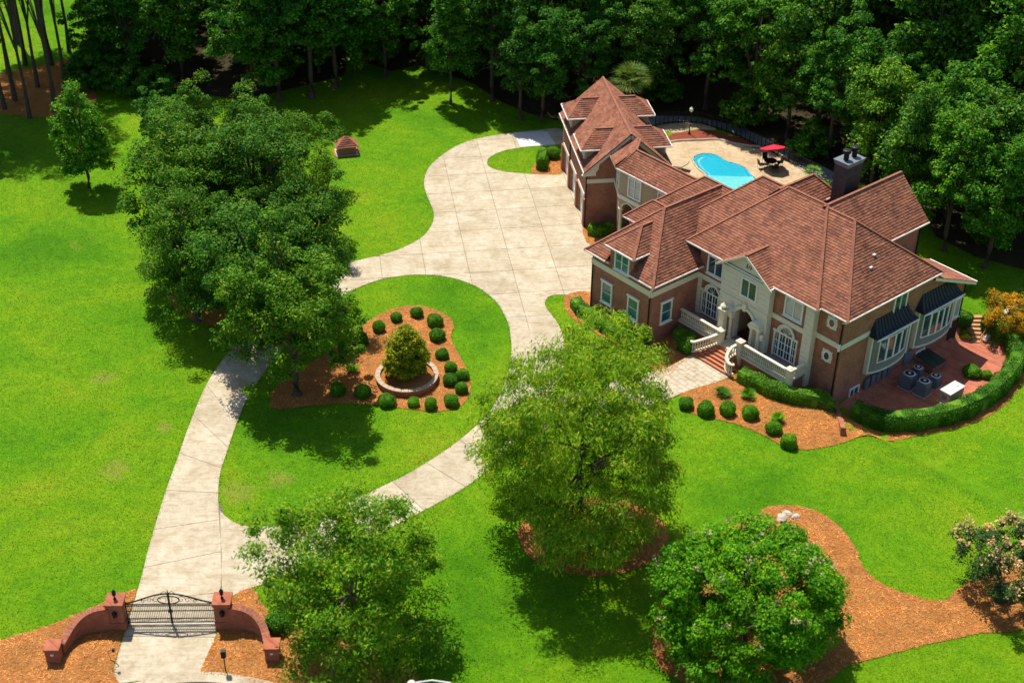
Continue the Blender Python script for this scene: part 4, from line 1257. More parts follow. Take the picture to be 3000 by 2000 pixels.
for i in range(4):
    a = math.pi / 2 * i + 0.3
    ch = thing('patio_chair', 'black metal patio chair around the round table by the pool', 'chair', (ub[0] + 0.95 * math.cos(a), ub[1] + 0.95 * math.sin(a), 0.03), a - math.pi / 2, 'chairs round the patio table')
    MB().box((-0.26, -0.25, 0.4), (0.26, 0.25, 0.46)).build('seat', 'black', ch)
    MB().add([(-0.26, 0.22, 0.46), (0.26, 0.22, 0.46), (0.26, 0.32, 0.98), (-0.26, 0.32, 0.98), (-0.26, 0.26, 0.46), (0.26, 0.26, 0.46), (0.26, 0.36, 0.98), (-0.26, 0.36, 0.98)], [(0, 1, 2, 3), (7, 6, 5, 4), (3, 2, 6, 7), (0, 3, 7, 4), (1, 5, 6, 2)]).build('backrest', 'black', ch)
    for sx in (-1, 1):
        for sy in (-1, 1):
            MB().tube([(sx * 0.23, sy * 0.22, 0.42), (sx * 0.26, sy * 0.25, 0)], 0.02, 5).build('leg', 'black', ch)
lg = thing('lounge_chair', 'pale reclining lounge chair beside the garage on the pool deck', 'lounger', G(1558, 388) + [0, 0, 0.03], -0.3)
MB().box((-0.9, -0.32, 0.28), (0.35, 0.32, 0.36)).build('seat', 'stucco', lg)
MB().add([(0.35, -0.32, 0.3), (0.35, 0.32, 0.3), (0.95, 0.32, 0.75), (0.95, -0.32, 0.75), (0.35, -0.32, 0.38), (0.35, 0.32, 0.38), (0.92, 0.32, 0.83), (0.92, -0.32, 0.83)], [(3, 2, 1, 0), (4, 5, 6, 7), (0, 1, 5, 4), (1, 2, 6, 5), (2, 3, 7, 6), (3, 0, 4, 7)]).build('backrest', 'stucco', lg)
for x, y in ((-0.8, -0.28), (-0.8, 0.28), (0.3, -0.28), (0.3, 0.28)): MB().box((x - 0.03, y - 0.03, 0), (x + 0.03, y + 0.03, 0.28)).build('leg', 'white', lg)

lp = thing('lamp_post', 'black lamp post with white globe in the red mulch by the pool', 'lamp post', G(1583, 309))
MB().lathe([(0.14, 0), (0.14, 0.1), (0.07, 0.25), (0.05, 0.5), (0.04, 2.3), (0.09, 2.36), (0.05, 2.42)], (0, 0), 8).build('post', 'black', lp)
MB().lathe([(0.08, 2.42), (0.19, 2.55), (0.17, 2.75), (0.06, 2.88), (0.02, 2.98)], (0, 0), 10).build('lamp_globe', 'white', lp)

def fence(pts, label):
    P = smooth_open([G(*p) for p in pts], 4)
    root = thing('pool_fence', label, 'fence', P[0])
    o = P[0]
    acc = 0; last = None
    for i, (a, b) in enumerate(zip(P[:-1], P[1:])):
        a, b = a - o, b - o
        for z_ in (1.2, 0.15): MB().beam(a + [0, 0, z_], b + [0, 0, z_], 0.05, 0.05).build('rail', 'black', root)
        MB().obox(a[:2], 0.08, 0.08, 0, 1.35).build('post', 'black', root)
        L = np.linalg.norm(b - a); pk = MB()
        for k in range(1, int(L / 0.13)):
            p = a + (b - a) * k * 0.13 / L
            pk.obox(p[:2], 0.022, 0.022, 0.05, 1.22)
        if pk.v: pk.build('pickets', 'black', root, kind='stuff')
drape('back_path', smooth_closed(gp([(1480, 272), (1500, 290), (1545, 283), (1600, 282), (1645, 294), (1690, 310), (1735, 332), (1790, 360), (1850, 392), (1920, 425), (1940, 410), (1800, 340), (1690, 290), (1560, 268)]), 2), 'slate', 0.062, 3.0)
fence([(1505, 290), (1545, 284), (1600, 284), (1645, 296), (1690, 312), (1730, 332), (1765, 348), (1810, 372), (1850, 394), (1885, 412)], 'black metal picket fence curving behind the pool at the wood edge')

# brick patio in the sunken yard
drape('brick_patio', smooth_closed(gp([(1926, 938), (1945, 915), (1990, 880), (2060, 830), (2130, 780), (2200, 720), (2225, 718), (2262, 775), (2305, 800), (2318, 838), (2298, 880), (2245, 915), (2165, 942), (2060, 955), (1970, 950)]), 3), 'patio', 0.045, 1.0)
# retaining strip at its entrance
ra, rb = G(1921, 938), G(1935, 1003)
MB().beam(ra + [0, 0, -0.6], rb + [0, 0, -0.1], 0.34, 0.75).build('garden_wall', 'gatebrick')
bpy.data.objects['garden_wall'] and tag(bpy.data.objects['garden_wall'], 'low brick garden wall between the front bed and the sunken patio', 'wall')

def condenser(p, w, h, label, m='grey', pale=False):
    r = thing('air_conditioner', label, 'air conditioner', p, YAW + 0.1)
    MB().obox((0, 0), w, w, 0.06, h, 0, w * 0.98, w * 0.98).build('casing', 'grey', r)
    MB().obox((0, 0), w + 0.2, w + 0.2, 0, 0.058).build('pad', 'concrete', r)
    MB().lathe([(w * 0.42, h + 0.002), (w * 0.5, h + 0.05), (w * 0.40, h + 0.08), (w * 0.36, h + 0.03)], (0, 0), 14).build('top_ring', 'silver', r)
    MB().lathe([(w * 0.37, h + 0.02), (w * 0.37, h + 0.085)], (0, 0), 14).build('fan_opening', 'dark', r)
    MB().lathe([(0.12, h + 0.087), (0.1, h + 0.12)], (0, 0), 8).build('fan_hub', 'silver', r)
    for k in range(6):
        s_ = MB()
        for sg in (-1, 1):
            s_.box((-w / 2 - 0.012, sg * w * 0.5 - 0.012, 0.2 + k * h * 0.13), (w / 2 + 0.012, sg * w * 0.5 + 0.012, 0.23 + k * h * 0.13))
            s_.box((sg * w * 0.5 - 0.012, -w / 2, 0.24 + k * h * 0.13), (sg * w * 0.5 + 0.012, w / 2, 0.26 + k * h * 0.13))
        s_.build('louvre', 'grey', r)
def hp(u, v): return HW(u, v, float(TZ(*HW(u, v)[:2])) + 0.045)
condenser(hp(15.1, 12.3), 0.9, 1.2, 'tall grey air conditioner unit standing in the house shadow nearest the bay')
condenser(hp(16.35, 12.45), 0.85, 1.15, 'grey air conditioner unit with pale sunlit square top', pale=True)
condenser(hp(16.3, 13.95), 0.75, 0.95, 'small dark air conditioner unit beside the pale-topped one', pale=True)
condenser(hp(14.75, 13.9), 0.7, 0.9, 'low grey air conditioner unit tucked behind the tall one')
gn = thing('generator', 'pale grey metal generator box on the brick patio by the hedge', 'generator', hp(18.1, 13.5), YAW)
MB().obox((0, 0), 0.85, 1.75, 0.06, 0.95).build('cabinet', 'palegrey', gn)
MB().obox((0, 0), 0.95, 1.85, 0.952, 1.06).build('lid', 'silver', gn)
MB().obox((0, 0), 1.05, 2.0, 0, 0.058).build('pad', 'concrete', gn)
MB().lathe([(0.04, 1.062), (0.04, 1.08)], (0.1, 0.5), 8).build('lid_knob', 'dark', gn)
MB().box((-0.2, -0.885, 0.35), (0.2, -0.877, 0.7)).build('service_panel', 'grey', gn)
ht = thing('cellar_door', 'dark green sloped cellar hatch against the shaded house wall', 'hatch', hp(14.45, 15.9), YAW)
MB().add([(-0.85, -0.8, 0), (0.85, -0.8, 0), (0.85, 0.8, 0), (-0.85, 0.8, 0), (-0.85, -0.8, 0.85), (0.85, -0.8, 0.6), (0.85, 0.8, 0.6), (-0.85, 0.8, 0.85)], [(4, 5, 6, 7), (0, 1, 5, 4), (1, 2, 6, 5), (2, 3, 7, 6), (3, 0, 4, 7)]).build('hatch_frame', 'brick', ht)
for y in (-0.8, 0.02):
    MB().add([(-0.85, y, 0.87), (0.88, y, 0.62), (0.88, y + 0.78, 0.62), (-0.85, y + 0.78, 0.87), (-0.85, y, 0.91), (0.88, y, 0.66), (0.88, y + 0.78, 0.66), (-0.85, y + 0.78, 0.91)], [(4, 5, 6, 7), (0, 1, 5, 4), (1, 2, 6, 5), (3, 0, 4, 7), (2, 3, 7, 6)]).build('hatch_leaf', 'greenbox', ht)
mtr = thing('utility_boxes', 'row of grey utility boxes under the first bay window', 'utility box', HW(13.52, 9.2, PAT), YAW)
for k, (y, h, z) in enumerate(((0.0, 0.9, 0.5), (0.7, 1.0, 0.45), (1.3, 0.7, 0.7), (2.0, 0.8, 0.6), (2.6, 0.8, 0.6))):
    MB().box((0.0, y - 0.24, z), (0.2, y + 0.24, z + h)).build('meter_box', 'grey', mtr)

# curved garden steps at the right rear
stp = thing('garden_steps', 'curved sandstone garden steps climbing from the brick patio to the lawn', 'steps', (0, 0, 0))
sa = [G(2222, 772), G(2232, 738)]
for k in range(7):
    t = k / 6
    a = np.array(HW(14.0 - 0.9 * t, 20.9 + 1.9 * t)[:2]); b = np.array(HW(15.0 - 1.3 * t, 21.6 + 2.0 * t)[:2])
    d = np.array(HW(-0.15, 0.42)[:2]) - HO[:2]
    P = [tuple(a), tuple(b), tuple(b + d), tuple(a + d)]
    if area(P) < 0: P = P[::-1]
    z = PAT + 0.15 * (k + 1)
    MB().prism_z(P, z - 0.4, z).build('step', 'steptread', stp)
hr = thing('stair_railing', 'thin dark handrail curving beside the garden steps', 'railing', (0, 0, 0))
rp = [HW(15.1, 21.7, PAT), HW(14.6, 23.2, -0.4), HW(14.0, 24.8, 0.0), HW(13.6, 26.5, 0.0), HW(14.0, 28.5, 0.0)]
rp = smooth_open(rp, 4)
MB().tube([p + [0, 0, 0.9] for p in rp], 0.035, 6).build('handrail', 'wood', hr)
for p in rp[::3]: MB().tube([p, p + [0, 0, 0.9]], 0.025, 5).build('post', 'black', hr)
gw = thing('stone_edging', 'curving row of stone edging around the shrub lawn by the garden steps', 'edging', (0, 0, 0))
rp = smooth_open([HW(15.2, 22.0), HW(15.0, 24.0), HW(14.6, 25.6), HW(14.6, 27.4), HW(15.4, 29.2), HW(17.0, 30.6)], 6)
for a, b in zip(rp[:-1], rp[1:]):
    a = np.array([a[0], a[1], float(TZ(a[0], a[1]))]); b = np.array([b[0], b[1], float(TZ(b[0], b[1]))])
    MB().beam(a + (b - a) * 0.06 + [0, 0, -0.1], b + [0, 0, -0.1], 0.34, 0.4).build('stone', 'stone', gw)

# ------------------------------------------------------------------ gate and front walls
lpil, rpil = G0(253 - 0, 1432), None
def z6(x, y): return ((100 + x * 800 / 2352) * 0.784, (1600 + y * 800 / 2352) * 0.784)
LP = G(*z6(737, 672)); RP = G(*z6(1648, 664)); LE = G(*z6(185, 962)); RE = G(*z6(2060, 950))
gang = math.atan2(RP[1] - LP[1], RP[0] - LP[0])
def pillar(p, side):
    r = thing('gate_pillar', 'brick gate pillar with lantern on the %s side of the driveway gate' % side, 'pillar', p, gang)
    MB().obox((0, 0), 1.0, 1.0, -0.1, 0.55).build('plinth', 'gatebrick', r)
    MB().obox((0, 0), 0.88, 0.88, 0.55, 1.75).build('shaft', 'gatebrick', r)
    MB().obox((0, 0), 1.0, 1.0, 1.75, 1.9).obox((0, 0), 1.08, 1.08, 1.9, 2.02).build('cap', 'gatebrick', r)
    MB().lathe([(0.09, 2.02), (0.09, 2.08), (0.04, 2.14), (0.04, 2.3), (0.11, 2.34), (0.13, 2.6), (0.05, 2.7), (0.02, 2.78)], (0, 0), 8).build('pillar_lamp', 'black', r)
    MB().lathe([(0.03, 1.05), (0.14, 1.15), (0.15, 1.4), (0.05, 1.52)], (0, -0.53), 8).build('wall_lantern', 'black', r)
    MB().lathe([(0.08, 1.18), (0.1, 1.22), (0.1, 1.36), (0.08, 1.38)], (0, -0.56), 8).build('lantern_glass', 'silver', r)
pillar(LP, 'lawn'); pillar(RP, 'flowering-tree')
def curvewall(a, b, bow, label):
    r = thing('garden_wall', label, 'wall', a)
    d = (b - a)[:2]; L = np.hypot(*d); t = d / L; nrm = np.array([-t[1], t[0]]) * bow
    C, Hh = [], []
    for s_ in np.linspace(0, 1, 15):
        C.append(t * L * s_ + nrm * math.sin(math.pi * s_) * 0.75)
        Hh.append(1.62 - 0.95 * (0.5 - 0.5 * math.cos(math.pi * s_)))
    mb, cp_ = MB(), MB()
    for i in range(14):
        c0, c1 = C[i], C[i + 1]
        n0 = C[min(i + 1, 14)] - C[max(i - 1, 0)]; n1 = C[min(i + 2, 14)] - C[i]
        n0 = np.array([-n0[1], n0[0]]) / np.hypot(*n0); n1 = np.array([-n1[1], n1[0]]) / np.hypot(*n1)
        w = 0.16
        V = [(*(c0 - n0 * w), -0.1), (*(c1 - n1 * w), -0.1), (*(c1 + n1 * w), -0.1), (*(c0 + n0 * w), -0.1), (*(c0 - n0 * w), Hh[i]), (*(c1 - n1 * w), Hh[i + 1]), (*(c1 + n1 * w), Hh[i + 1]), (*(c0 + n0 * w), Hh[i])]
        mb.add(V, [(0, 1, 5, 4), (2, 3, 7, 6), (4, 5, 6, 7)])
        for k in range(4):                     # brick-on-edge coping
            s0, s1 = k / 4 + 0.02, (k + 1) / 4 - 0.02
            def lerp(u): return c0 + (c1 - c0) * u, n0 + (n1 - n0) * u, Hh[i] + (Hh[i + 1] - Hh[i]) * u
            (p0, m0, h0), (p1, m1, h1) = lerp(s0), lerp(s1)
            w2 = 0.22
            V = [(*(p0 - m0 * w2), h0 + 0.004), (*(p1 - m1 * w2), h1 + 0.004), (*(p1 + m1 * w2), h1 + 0.004), (*(p0 + m0 * w2), h0 + 0.004), (*(p0 - m0 * w2), h0 + 0.09), (*(p1 - m1 * w2), h1 + 0.09), (*(p1 + m1 * w2), h1 + 0.09), (*(p0 + m0 * w2), h0 + 0.09)]
            MB().add(V, [(3, 2, 1, 0), (4, 5, 6, 7), (0, 1, 5, 4), (1, 2, 6, 5), (2, 3, 7, 6), (3, 0, 4, 7)]).build('coping_brick', 'gatebrick', r)
    mb.build('wall_body', 'gatebrick', r)
def endpost(p, label):
    r = thing('wall_post', label, 'pillar', p, gang)
    MB().obox((0, 0), 0.78, 0.78, -0.1, 0.95).build('shaft', 'gatebrick', r)
    MB().obox((0, 0), 0.9, 0.9, 0.95, 1.08).build('cap', 'gatebrick', r)
    MB().box((-0.09, -0.42, 0.6), (0.09, -0.392, 0.72)).build('post_light', 'white', r)
tl = (LE - LP)[:2] / np.hypot(*(LE - LP)[:2]); tr_ = (RE - RP)[:2] / np.hypot(*(RE - RP)[:2])
curvewall(LP + [*(tl * 0.5), 0], LE - [*(tl * 0.4), 0], -1, 'swooping brick garden wall beside the gate on the open lawn side')
curvewall(RP + [*(tr_ * 0.5), 0], RE - [*(tr_ * 0.4), 0], 1, 'swooping brick garden wall beside the gate under the leafy tree')
endpost(LE, 'short brick end post of the curved wall on the lawn side'); endpost(RE, 'short brick end post of the curved wall by the leafy tree')

def gate():
    gx0, gx1 = 0.5, np.hypot(*(RP - LP)[:2]) - 0.5
    r = thing('driveway_gate', 'black wrought iron double gate with arched scroll top and oval crest', 'gate', LP + [0, 0, 0.03], gang)
    mid = (gx0 + gx1) / 2; hw = (gx1 - gx0) / 2
    def top(x): return 1.62 + 0.72 * math.cos(math.pi / 2 * (x - mid) / hw) ** 1.6
    for s_ in (0, 1):
        a, b = ((gx0 + 0.05, mid - 0.03), (mid + 0.03, gx1 - 0.05))[s_]
        f = MB()
        for z in (0.12, 0.42, 1.02, 1.42, 1.55):
            f.beam((a, 0, z), (b, 0, z), 0.05, 0.045)
        f.box((a - 0.03, -0.035, 0.05), (a + 0.03, 0.035, top(a) if s_ == 0 else 2.3)).box((b - 0.03, -0.035, 0.05), (b + 0.03, 0.035, 2.3 if s_ == 0 else top(b)))
        xs = np.linspace(a, b, 14)
        for x0, x1 in zip(xs[:-1], xs[1:]): f.beam((x0, 0, top(x0)), (x1, 0, top(x1)), 0.07, 0.07)
        leaf = f.build('gate_leaf', 'black', r)
        n = 24
        for i in range(1, n):
            x = a + (b - a) * i / n
            MB().obox((x, 0), 0.026, 0.026, 0.1, 1.56).build('picket', 'black', leaf)
        n2 = 26
        for i in range(n2):
            x = a + (b - a) * i / n2
            MB().beam((x, 0, 0.14), (x + (b - a) / n2, 0, 0.42), 0.02, 0.02).build('lattice_bar', 'black', leaf)
        for i in range(5):                     # scrolls under the arch
            x = a + (b - a) * ((i + 0.8) / 6.2 if s_ else 1 - (i + 0.8) / 6.2)
            x = (mid + (hw * (0.28 + 0.15 * i)) * (1 if s_ else -1))
            hgt = max(0.08, (top(x) - 1.66) * 0.5)
            if hgt < 0.1: continue
            pts = [(x + hgt * 0.9 * (1 - t / 9) * math.cos(t * (1 if s_ else -1)), 0, 1.63 + hgt + hgt * 0.9 * (1 - t / 9) * math.sin(t)) for t in np.linspace(0, 7.5, 18)]
            MB().tube(pts, 0.018, 4).build('scroll', 'black', leaf)
    ov = MB().tube([(mid + 0.62 * math.cos(t), -0.03, 1.92 + 0.3 * math.sin(t)) for t in np.linspace(0, 2 * math.pi, 25)], 0.035, 5).build('oval_crest', 'black', r)
    for k in range(3):
        MB().tube([(mid - 0.2 + 0.17 * k + 0.06 * math.sin(3 * t), -0.03, 1.78 + 0.28 * t) for t in np.linspace(0, 1, 8)], 0.018, 4).build('crest_scroll', 'black', ov)
    for s_ in (-1, 1):
        MB().tube([(mid + s_ * (0.05 + 0.42 * t), 0, 2.42 + 0.12 * math.sin(4 * t)) for t in np.linspace(0, 1, 10)], 0.02, 4).build('top_scroll', 'black', r)
    MB().tube([(mid, 0, 2.3), (mid, 0, 2.62)], 0.035, 5).build('finial', 'black', r)
    MB().box((mid - 0.12, -0.06, 0.95), (mid + 0.12, 0.06, 1.1)).build('lock_box', 'black', r)
gate()
kp = thing('intercom_post', 'black gate intercom box on a slim post in the pine straw', 'intercom', G(*z6(1650, 1072)))
MB().tube([(0, 0, 0), (0, 0, 1.1)], 0.035, 6).build('post', 'black', kp)
MB().box((-0.13, -0.1, 1.1), (0.13, 0.12, 1.6)).build('box', 'black', kp)
gn = thing('keypad_post', 'thin black gooseneck keypad post in the pine straw beside the drive', 'keypad', G(*z6(725, 1030)))
MB().tube([(0, 0, 0), (0, 0, 0.15), (-0.35, 0.02, 0.45), (-0.45, 0.04, 1.15), (-0.15, 0.0, 1.25)], 0.025, 6).build('post', 'black', gn)
MB().box((-0.17, -0.06, 1.15), (-0.03, 0.06, 1.38)).build('keypad', 'black', gn)
fl = thing('flood_light', 'small white flood light lying in the straw behind the curved wall', 'light', G(*z6(1880, 705)), -0.8)
MB().box((-0.28, -0.08, 0.0), (0.28, 0.08, 0.14)).build('housing', 'white', fl)
MB().tube([(-0.3, 0, 0.05), (-0.55, 0.15, 0.04), (-0.8, 0.2, 0.03)], 0.02, 5).build('cable', 'black', fl)
# street light whose arm reaches into the frame
sl = thing('street_light', 'white curved arm of a street light over the lawn', 'street light', (-2.0, 47.95, 0))
MB().tube([(0, 0, 0), (0, 0, 5.6), (-0.15, 0.35, 6.2), (-0.8, 0.7, 6.62), (-1.7, 0.8, 6.68), (-2.5, 0.75, 6.55)], [0.09, 0.07, 0.06, 0.055, 0.05, 0.05], 8).build('pole', 'silver', sl)
MB().lathe([(0.05, 6.42), (0.22, 6.45), (0.2, 6.56), (0.06, 6.62)], (-2.72, 0.74), 10).build('lamp_head', 'silver', sl)

# pump house, rocks, utility box, planter
ph = thing('pump_house', 'tiny brick pump house with hipped red roof on the back lawn', 'shed', G(796, 350), 0.25)
MB().obox((0, 0), 1.7, 1.35, 0, 0.85).build('wall', 'brick', ph)
MB().obox((0, 0), 2.1, 1.75, 0.0, 0.05).build('pad', 'newconcrete', ph)
hh = [(-1.05, -0.9, 0.86), (1.05, -0.9, 0.86), (1.05, 0.9, 0.86), (-1.05, 0.9, 0.86)]
pr = MB().add(hh + [(0, 0, 1.75)], [(3, 2, 1, 0)]).build('roof', 'deckwood', ph)
shingles([(hh[i], hh[(i + 1) % 4], (0, 0, 1.75)) for i in range(4)], pr, seed=77)
def rock(p, s, label, m='stone', seed=0, dark=False):
    rng = np.random.default_rng(seed)
    V, F = [], []
    n, k = 9, 5
    for i in range(k):
        for j in range(n):
            a = 2 * math.pi * j / n; e = i / (k - 1)
            r = s * (1 - 0.55 * e ** 2) * rng.uniform(0.8, 1.15)
            V.append((r * math.cos(a), r * 0.7 * math.sin(a), s * 0.55 * e))
    for i in range(k - 1):
        for j in range(n): F.append((i * n + j, i * n + (j + 1) % n, (i + 1) * n + (j + 1) % n, (i + 1) * n + j))
    F.append(tuple((k - 1) * n + j for j in range(n)))
    o = MB().add(V, F).build('garden_rock', m, None, p, seed * 1.3)
    tag(o, label, 'rock')
rock(G(1796, 1190), 0.5, 'largest pale rock of the little group on the straw bed', seed=1)
rock(G(1808, 1180), 0.38, 'upper pale rock leaning on the largest rock on the straw', seed=2)
rock(G(1827, 1187), 0.36, 'pale flat rock set slightly apart on the straw bed', seed=3)
rock(G(1797, 1199), 0.27, 'small dark rock in front of the pale rocks', 'dark', seed=4)
ub_ = thing('utility_pedestal', 'dark green utility box under the blossoming shrub', 'utility box', G(2302, 1372), 0.4)
MB().obox((0, 0), 1.3, 0.9, 0, 0.75, 0, 1.15, 0.75).build('cabinet', 'greenbox', ub_)
MB().obox((0, 0), 1.2, 0.8, 0.752, 0.85, 0, 0.9, 0.6).build('lid', 'greenbox', ub_)
pl = thing('stone_planter', 'round low stone planter ring around the golden shrub', 'planter', G(935, 872))
Rr, n = 2.32, 26
for i in range(n):
    a0, a1 = 2 * math.pi * i / n + 0.006, 2 * math.pi * (i + 1) / n - 0.006
    P = [(Rr * math.cos(a0), Rr * math.sin(a0)), (Rr * math.cos(a1), Rr * math.sin(a1)), ((Rr - 0.36) * math.cos(a1), (Rr - 0.36) * math.sin(a1)), ((Rr - 0.36) * math.cos(a0), (Rr - 0.36) * math.sin(a0))]
    MB().prism_z(P[::-1] if area(P) < 0 else P, 0.46, 0.55).build('coping_stone', 'stucco', pl)
ri = MB(); V = []
for i in range(40):
    a = 2 * math.pi * i / 40
    for r_, z in ((Rr - 0.05, -0.1), (Rr - 0.05, 0.455), (Rr - 0.31, 0.455), (Rr - 0.31, 0.0)): V.append((r_ * math.cos(a), r_ * math.sin(a), z))
ri.add(V, [(4 * i + k, 4 * ((i + 1) % 40) + k, 4 * ((i + 1) % 40) + k + 1, 4 * i + k + 1) for i in range(40) for k in range(3)])
ri.build('planter_wall', 'gatebrick', pl)
MB().poly([((Rr - 0.32) * math.cos(2 * math.pi * i / 40), (Rr - 0.32) * math.sin(2 * math.pi * i / 40), 0.36) for i in range(40)]).build('straw_fill', 'mulch', pl)
# garden swing on the neighbour's lawn
sw = thing('garden_swing', 'small wooden garden swing frame on the far sunlit lawn', 'swing', G(262, 62), 0.2)
for s_ in (-1, 1):
    MB().tube([(s_ * 1.3, -0.8, 0), (s_ * 1.2, 0, 2.0), (s_ * 1.3, 0.8, 0)], 0.07, 5).build('a_frame', 'wood', sw)
MB().tube([(-1.3, 0, 2.0), (1.3, 0, 2.0)], 0.07, 5).build('cross_bar', 'wood', sw)
MB().box((-0.9, -0.3, 0.5), (0.9, 0.3, 0.58)).build('seat', 'wood', sw)
MB().box((-0.9, 0.28, 0.6), (0.9, 0.34, 1.1)).build('backrest', 'wood', sw)

# ------------------------------------------------------------------ plants
def unit(v): return v / (np.linalg.norm(v, axis=1, keepdims=True) + 1e-9)

def leaf_mesh(name, P, N, L, W, rng, material, droop=0.0, fold=0.25):
    n = len(P)
    r = rng.normal(size=(n, 3))
    if droop: r = r * (1 - droop) + np.array([0, 0, -1.0]) * droop * 1.5 + P * [1, 1, 0] * 0.05
    t = unit(r - (r * N).sum(1, keepdims=True) * N)
    b = np.cross(N, t)
    sL = (L * rng.uniform(0.65, 1.3, (n, 1))); sW = (W * rng.uniform(0.7, 1.25, (n, 1)))
    V = np.stack([P - t * sL / 2, P + b * sW / 2 - N * sW * fold, P + t * sL / 2 - N * sL * 0.12, P - b * sW / 2 - N * sW * fold], 1).reshape(-1, 3)
    F = np.arange(4 * n).reshape(n, 4)
    return np_mesh(name, V, F, material)

def clumps(rng, R, nc, per, rc, base_z, inner=0.5, lumps=0.22, flat=0.75, low=-0.75, shape=None):
    d = unit(rng.normal(size=(nc * 3, 3)))
    d = d[d[:, 2] > low][:nc]
    ph = rng.uniform(0, 6.28, 6)
    az = np.arctan2(d[:, 1], d[:, 0])
    env = 1 + lumps * (np.sin(2 * az + ph[0] + 2 * d[:, 2]) * 0.5 + np.sin(3 * az + ph[1] - 3 * d[:, 2]) * 0.5 + np.sin(5 * d[:, 2] + ph[2]) * 0.4)
    fac = inner + (1 - inner) * rng.random(len(d)) ** 0.4
    C = d * np.array(R) * (env * fac)[:, None]
    if shape is not None: C = shape(C, R)
    C[:, 2] += base_z
    sz = rc * rng.uniform(0.45, 1.5, len(C))
    n = len(C) * per
    ci = np.repeat(np.arange(len(C)), per)
    o = unit(rng.normal(size=(n, 3)))
    o[:, 2] = np.where(o[:, 2] < -0.35, -o[:, 2] * 0.6, o[:, 2])
    rr = rng.random((n, 1)) ** 0.45
    P = C[ci] + o * rr * sz[ci][:, None] * np.array([1, 1, flat])
    N = unit(o * 0.75 + np.array([0, 0, 0.4]) + rng.normal(size=(n, 3)) * 0.42)
    return C, P, N

def trunk_mesh(name, h, r, limbs, rng, material='bark', lean=0.3):
    mb = MB()
    k = 6
    off = rng.uniform(-lean, lean, 2)
    pts = [(off[0] * (i / k) ** 2 + 0.08 * math.sin(i * 1.7), off[1] * (i / k) ** 2 + 0.08 * math.cos(i * 2.1), h * i / k - 0.1) for i in range(k + 1)]
    mb.tube(pts, [r * 1.45] + [r * (1 - 0.7 * i / k) for i in range(1, k + 1)], 8)
    for c in limbs:
        t = rng.uniform(0.35, 0.8)
        i = int(t * k)
        a = np.array(pts[i])
        c = np.array(c)
        m = a + (c - a) * 0.5 + np.array([0, 0, 0.12 * np.linalg.norm(c - a)])
        mb.tube([a, m, c], [r * 0.42, r * 0.28, r * 0.1], 5)
    return mb.mesh(name, material)

def make_tree(key, seed, R, cz, nc, per, rc, L, W, leaf, th, tr, droop=0.0, inner=0.5, lumps=0.22, flat=0.75, low=-0.75, bark='bark', nlimb=10, flowers=0, shape=None):
    rng = np.random.default_rng(seed)
    C, P, N = clumps(rng, R, nc, per, rc, cz, inner, lumps, flat, low, shape)
    cm = leaf_mesh(key + '_crown', P, N, L, W, rng, leaf, droop)
    idx = rng.choice(len(C), min(nlimb, len(C)), replace=False)
    tm = trunk_mesh(key + '_trunk', th, tr, [C[i] * [0.85, 0.85, 1] for i in idx], rng, bark)
    fm = None
    if flowers:
        top = P[P[:, 2] > np.quantile(P[:, 2], 0.45)]
        r2 = np.linalg.norm((top - [0, 0, cz]) / np.array(R), axis=1)
        top = top[r2 > np.quantile(r2, 0.5)]
        cc = top[rng.choice(len(top), flowers, replace=False)]
        ci = np.repeat(np.arange(len(cc)), 14)
        Pf = cc[ci] + rng.normal(size=(len(ci), 3)) * [0.12, 0.12, 0.17] + [0, 0, 0.12]
        Nf = unit(rng.normal(size=(len(ci), 3)) + [0, 0, 0.8])
        fm = leaf_mesh(key + '_blossom', Pf, Nf, 0.15, 0.12, rng, 'flower')
    return cm, tm, fm

TREES = {}
def place(name, key, p, s, rz, label, cat='tree', group=None, sz=None):
    cm, tm, fm = TREES[key]
    r = thing(name, label, cat, p, rz, group)
    r.scale = (s, s, sz if sz else s)
    link('crown' if cat == 'tree' else 'foliage', cm, r)
    if tm: link('trunk', tm, r)
    if fm: link('blossom', fm, r)
    return r

cone = lambda C, R: np.concatenate([C[:, :2] * (0.35 + 0.9 * (1 - np.clip(C[:, 2:] / R[2] * 0.5 + 0.5, 0, 1))), C[:, 2:]], 1)
egg = lambda C, R: np.concatenate([C[:, :2] * (0.7 + 0.5 * (1 - np.clip(C[:, 2:] / R[2] * 0.5 + 0.5, 0, 1))), C[:, 2:]], 1)
leaning = lambda C, R: egg(C, R) - np.concatenate([C[:, 2:] * 0.14, C[:, 2:] * 0.0, C[:, 2:] * 0.0], 1)
# woodland kinds
for i in range(5):
    TREES['wood%d' % i] = make_tree('wood%d' % i, 100 + i, ((4.2, 4.0, 6.5), (3.4, 3.6, 7.5), (4.8, 4.5, 6.0), (3.0, 3.0, 7.0), (3.8, 4.2, 6.8))[i], (11, 11.5, 10.5, 10, 9.5)[i], (150, 120, 190, 130, 160)[i], 125, (1.1, 1.4, 0.9, 1.25, 1.0)[i], (0.38, 0.42, 0.34, 0.44, 0.36)[i], 0.23, ('forestleaf', 'forestleaf2')[i % 2], 14, 0.3, inner=0.5, lumps=0.42, low=-0.85)
TREES['bush'] = make_tree('bush', 120, (2.4, 2.4, 2.2), 2.0, 60, 110, 0.75, 0.32, 0.18, 'forestleaf', 2.5, 0.1, inner=0.4, low=-0.9)
for i in range(3):
    TREES['oak%d' % i] = make_tree('oak%d' % i, 140 + i, ((3.9, 3.8, 4.3), (4.3, 3.6, 4.0), (3.5, 4.0, 4.6))[i], 6.4, 190, 215, 0.85, 0.24, 0.13, 'oakleaf', 7.5, 0.34, inner=0.35, lumps=0.55, flat=0.85, low=-0.8, nlimb=9)
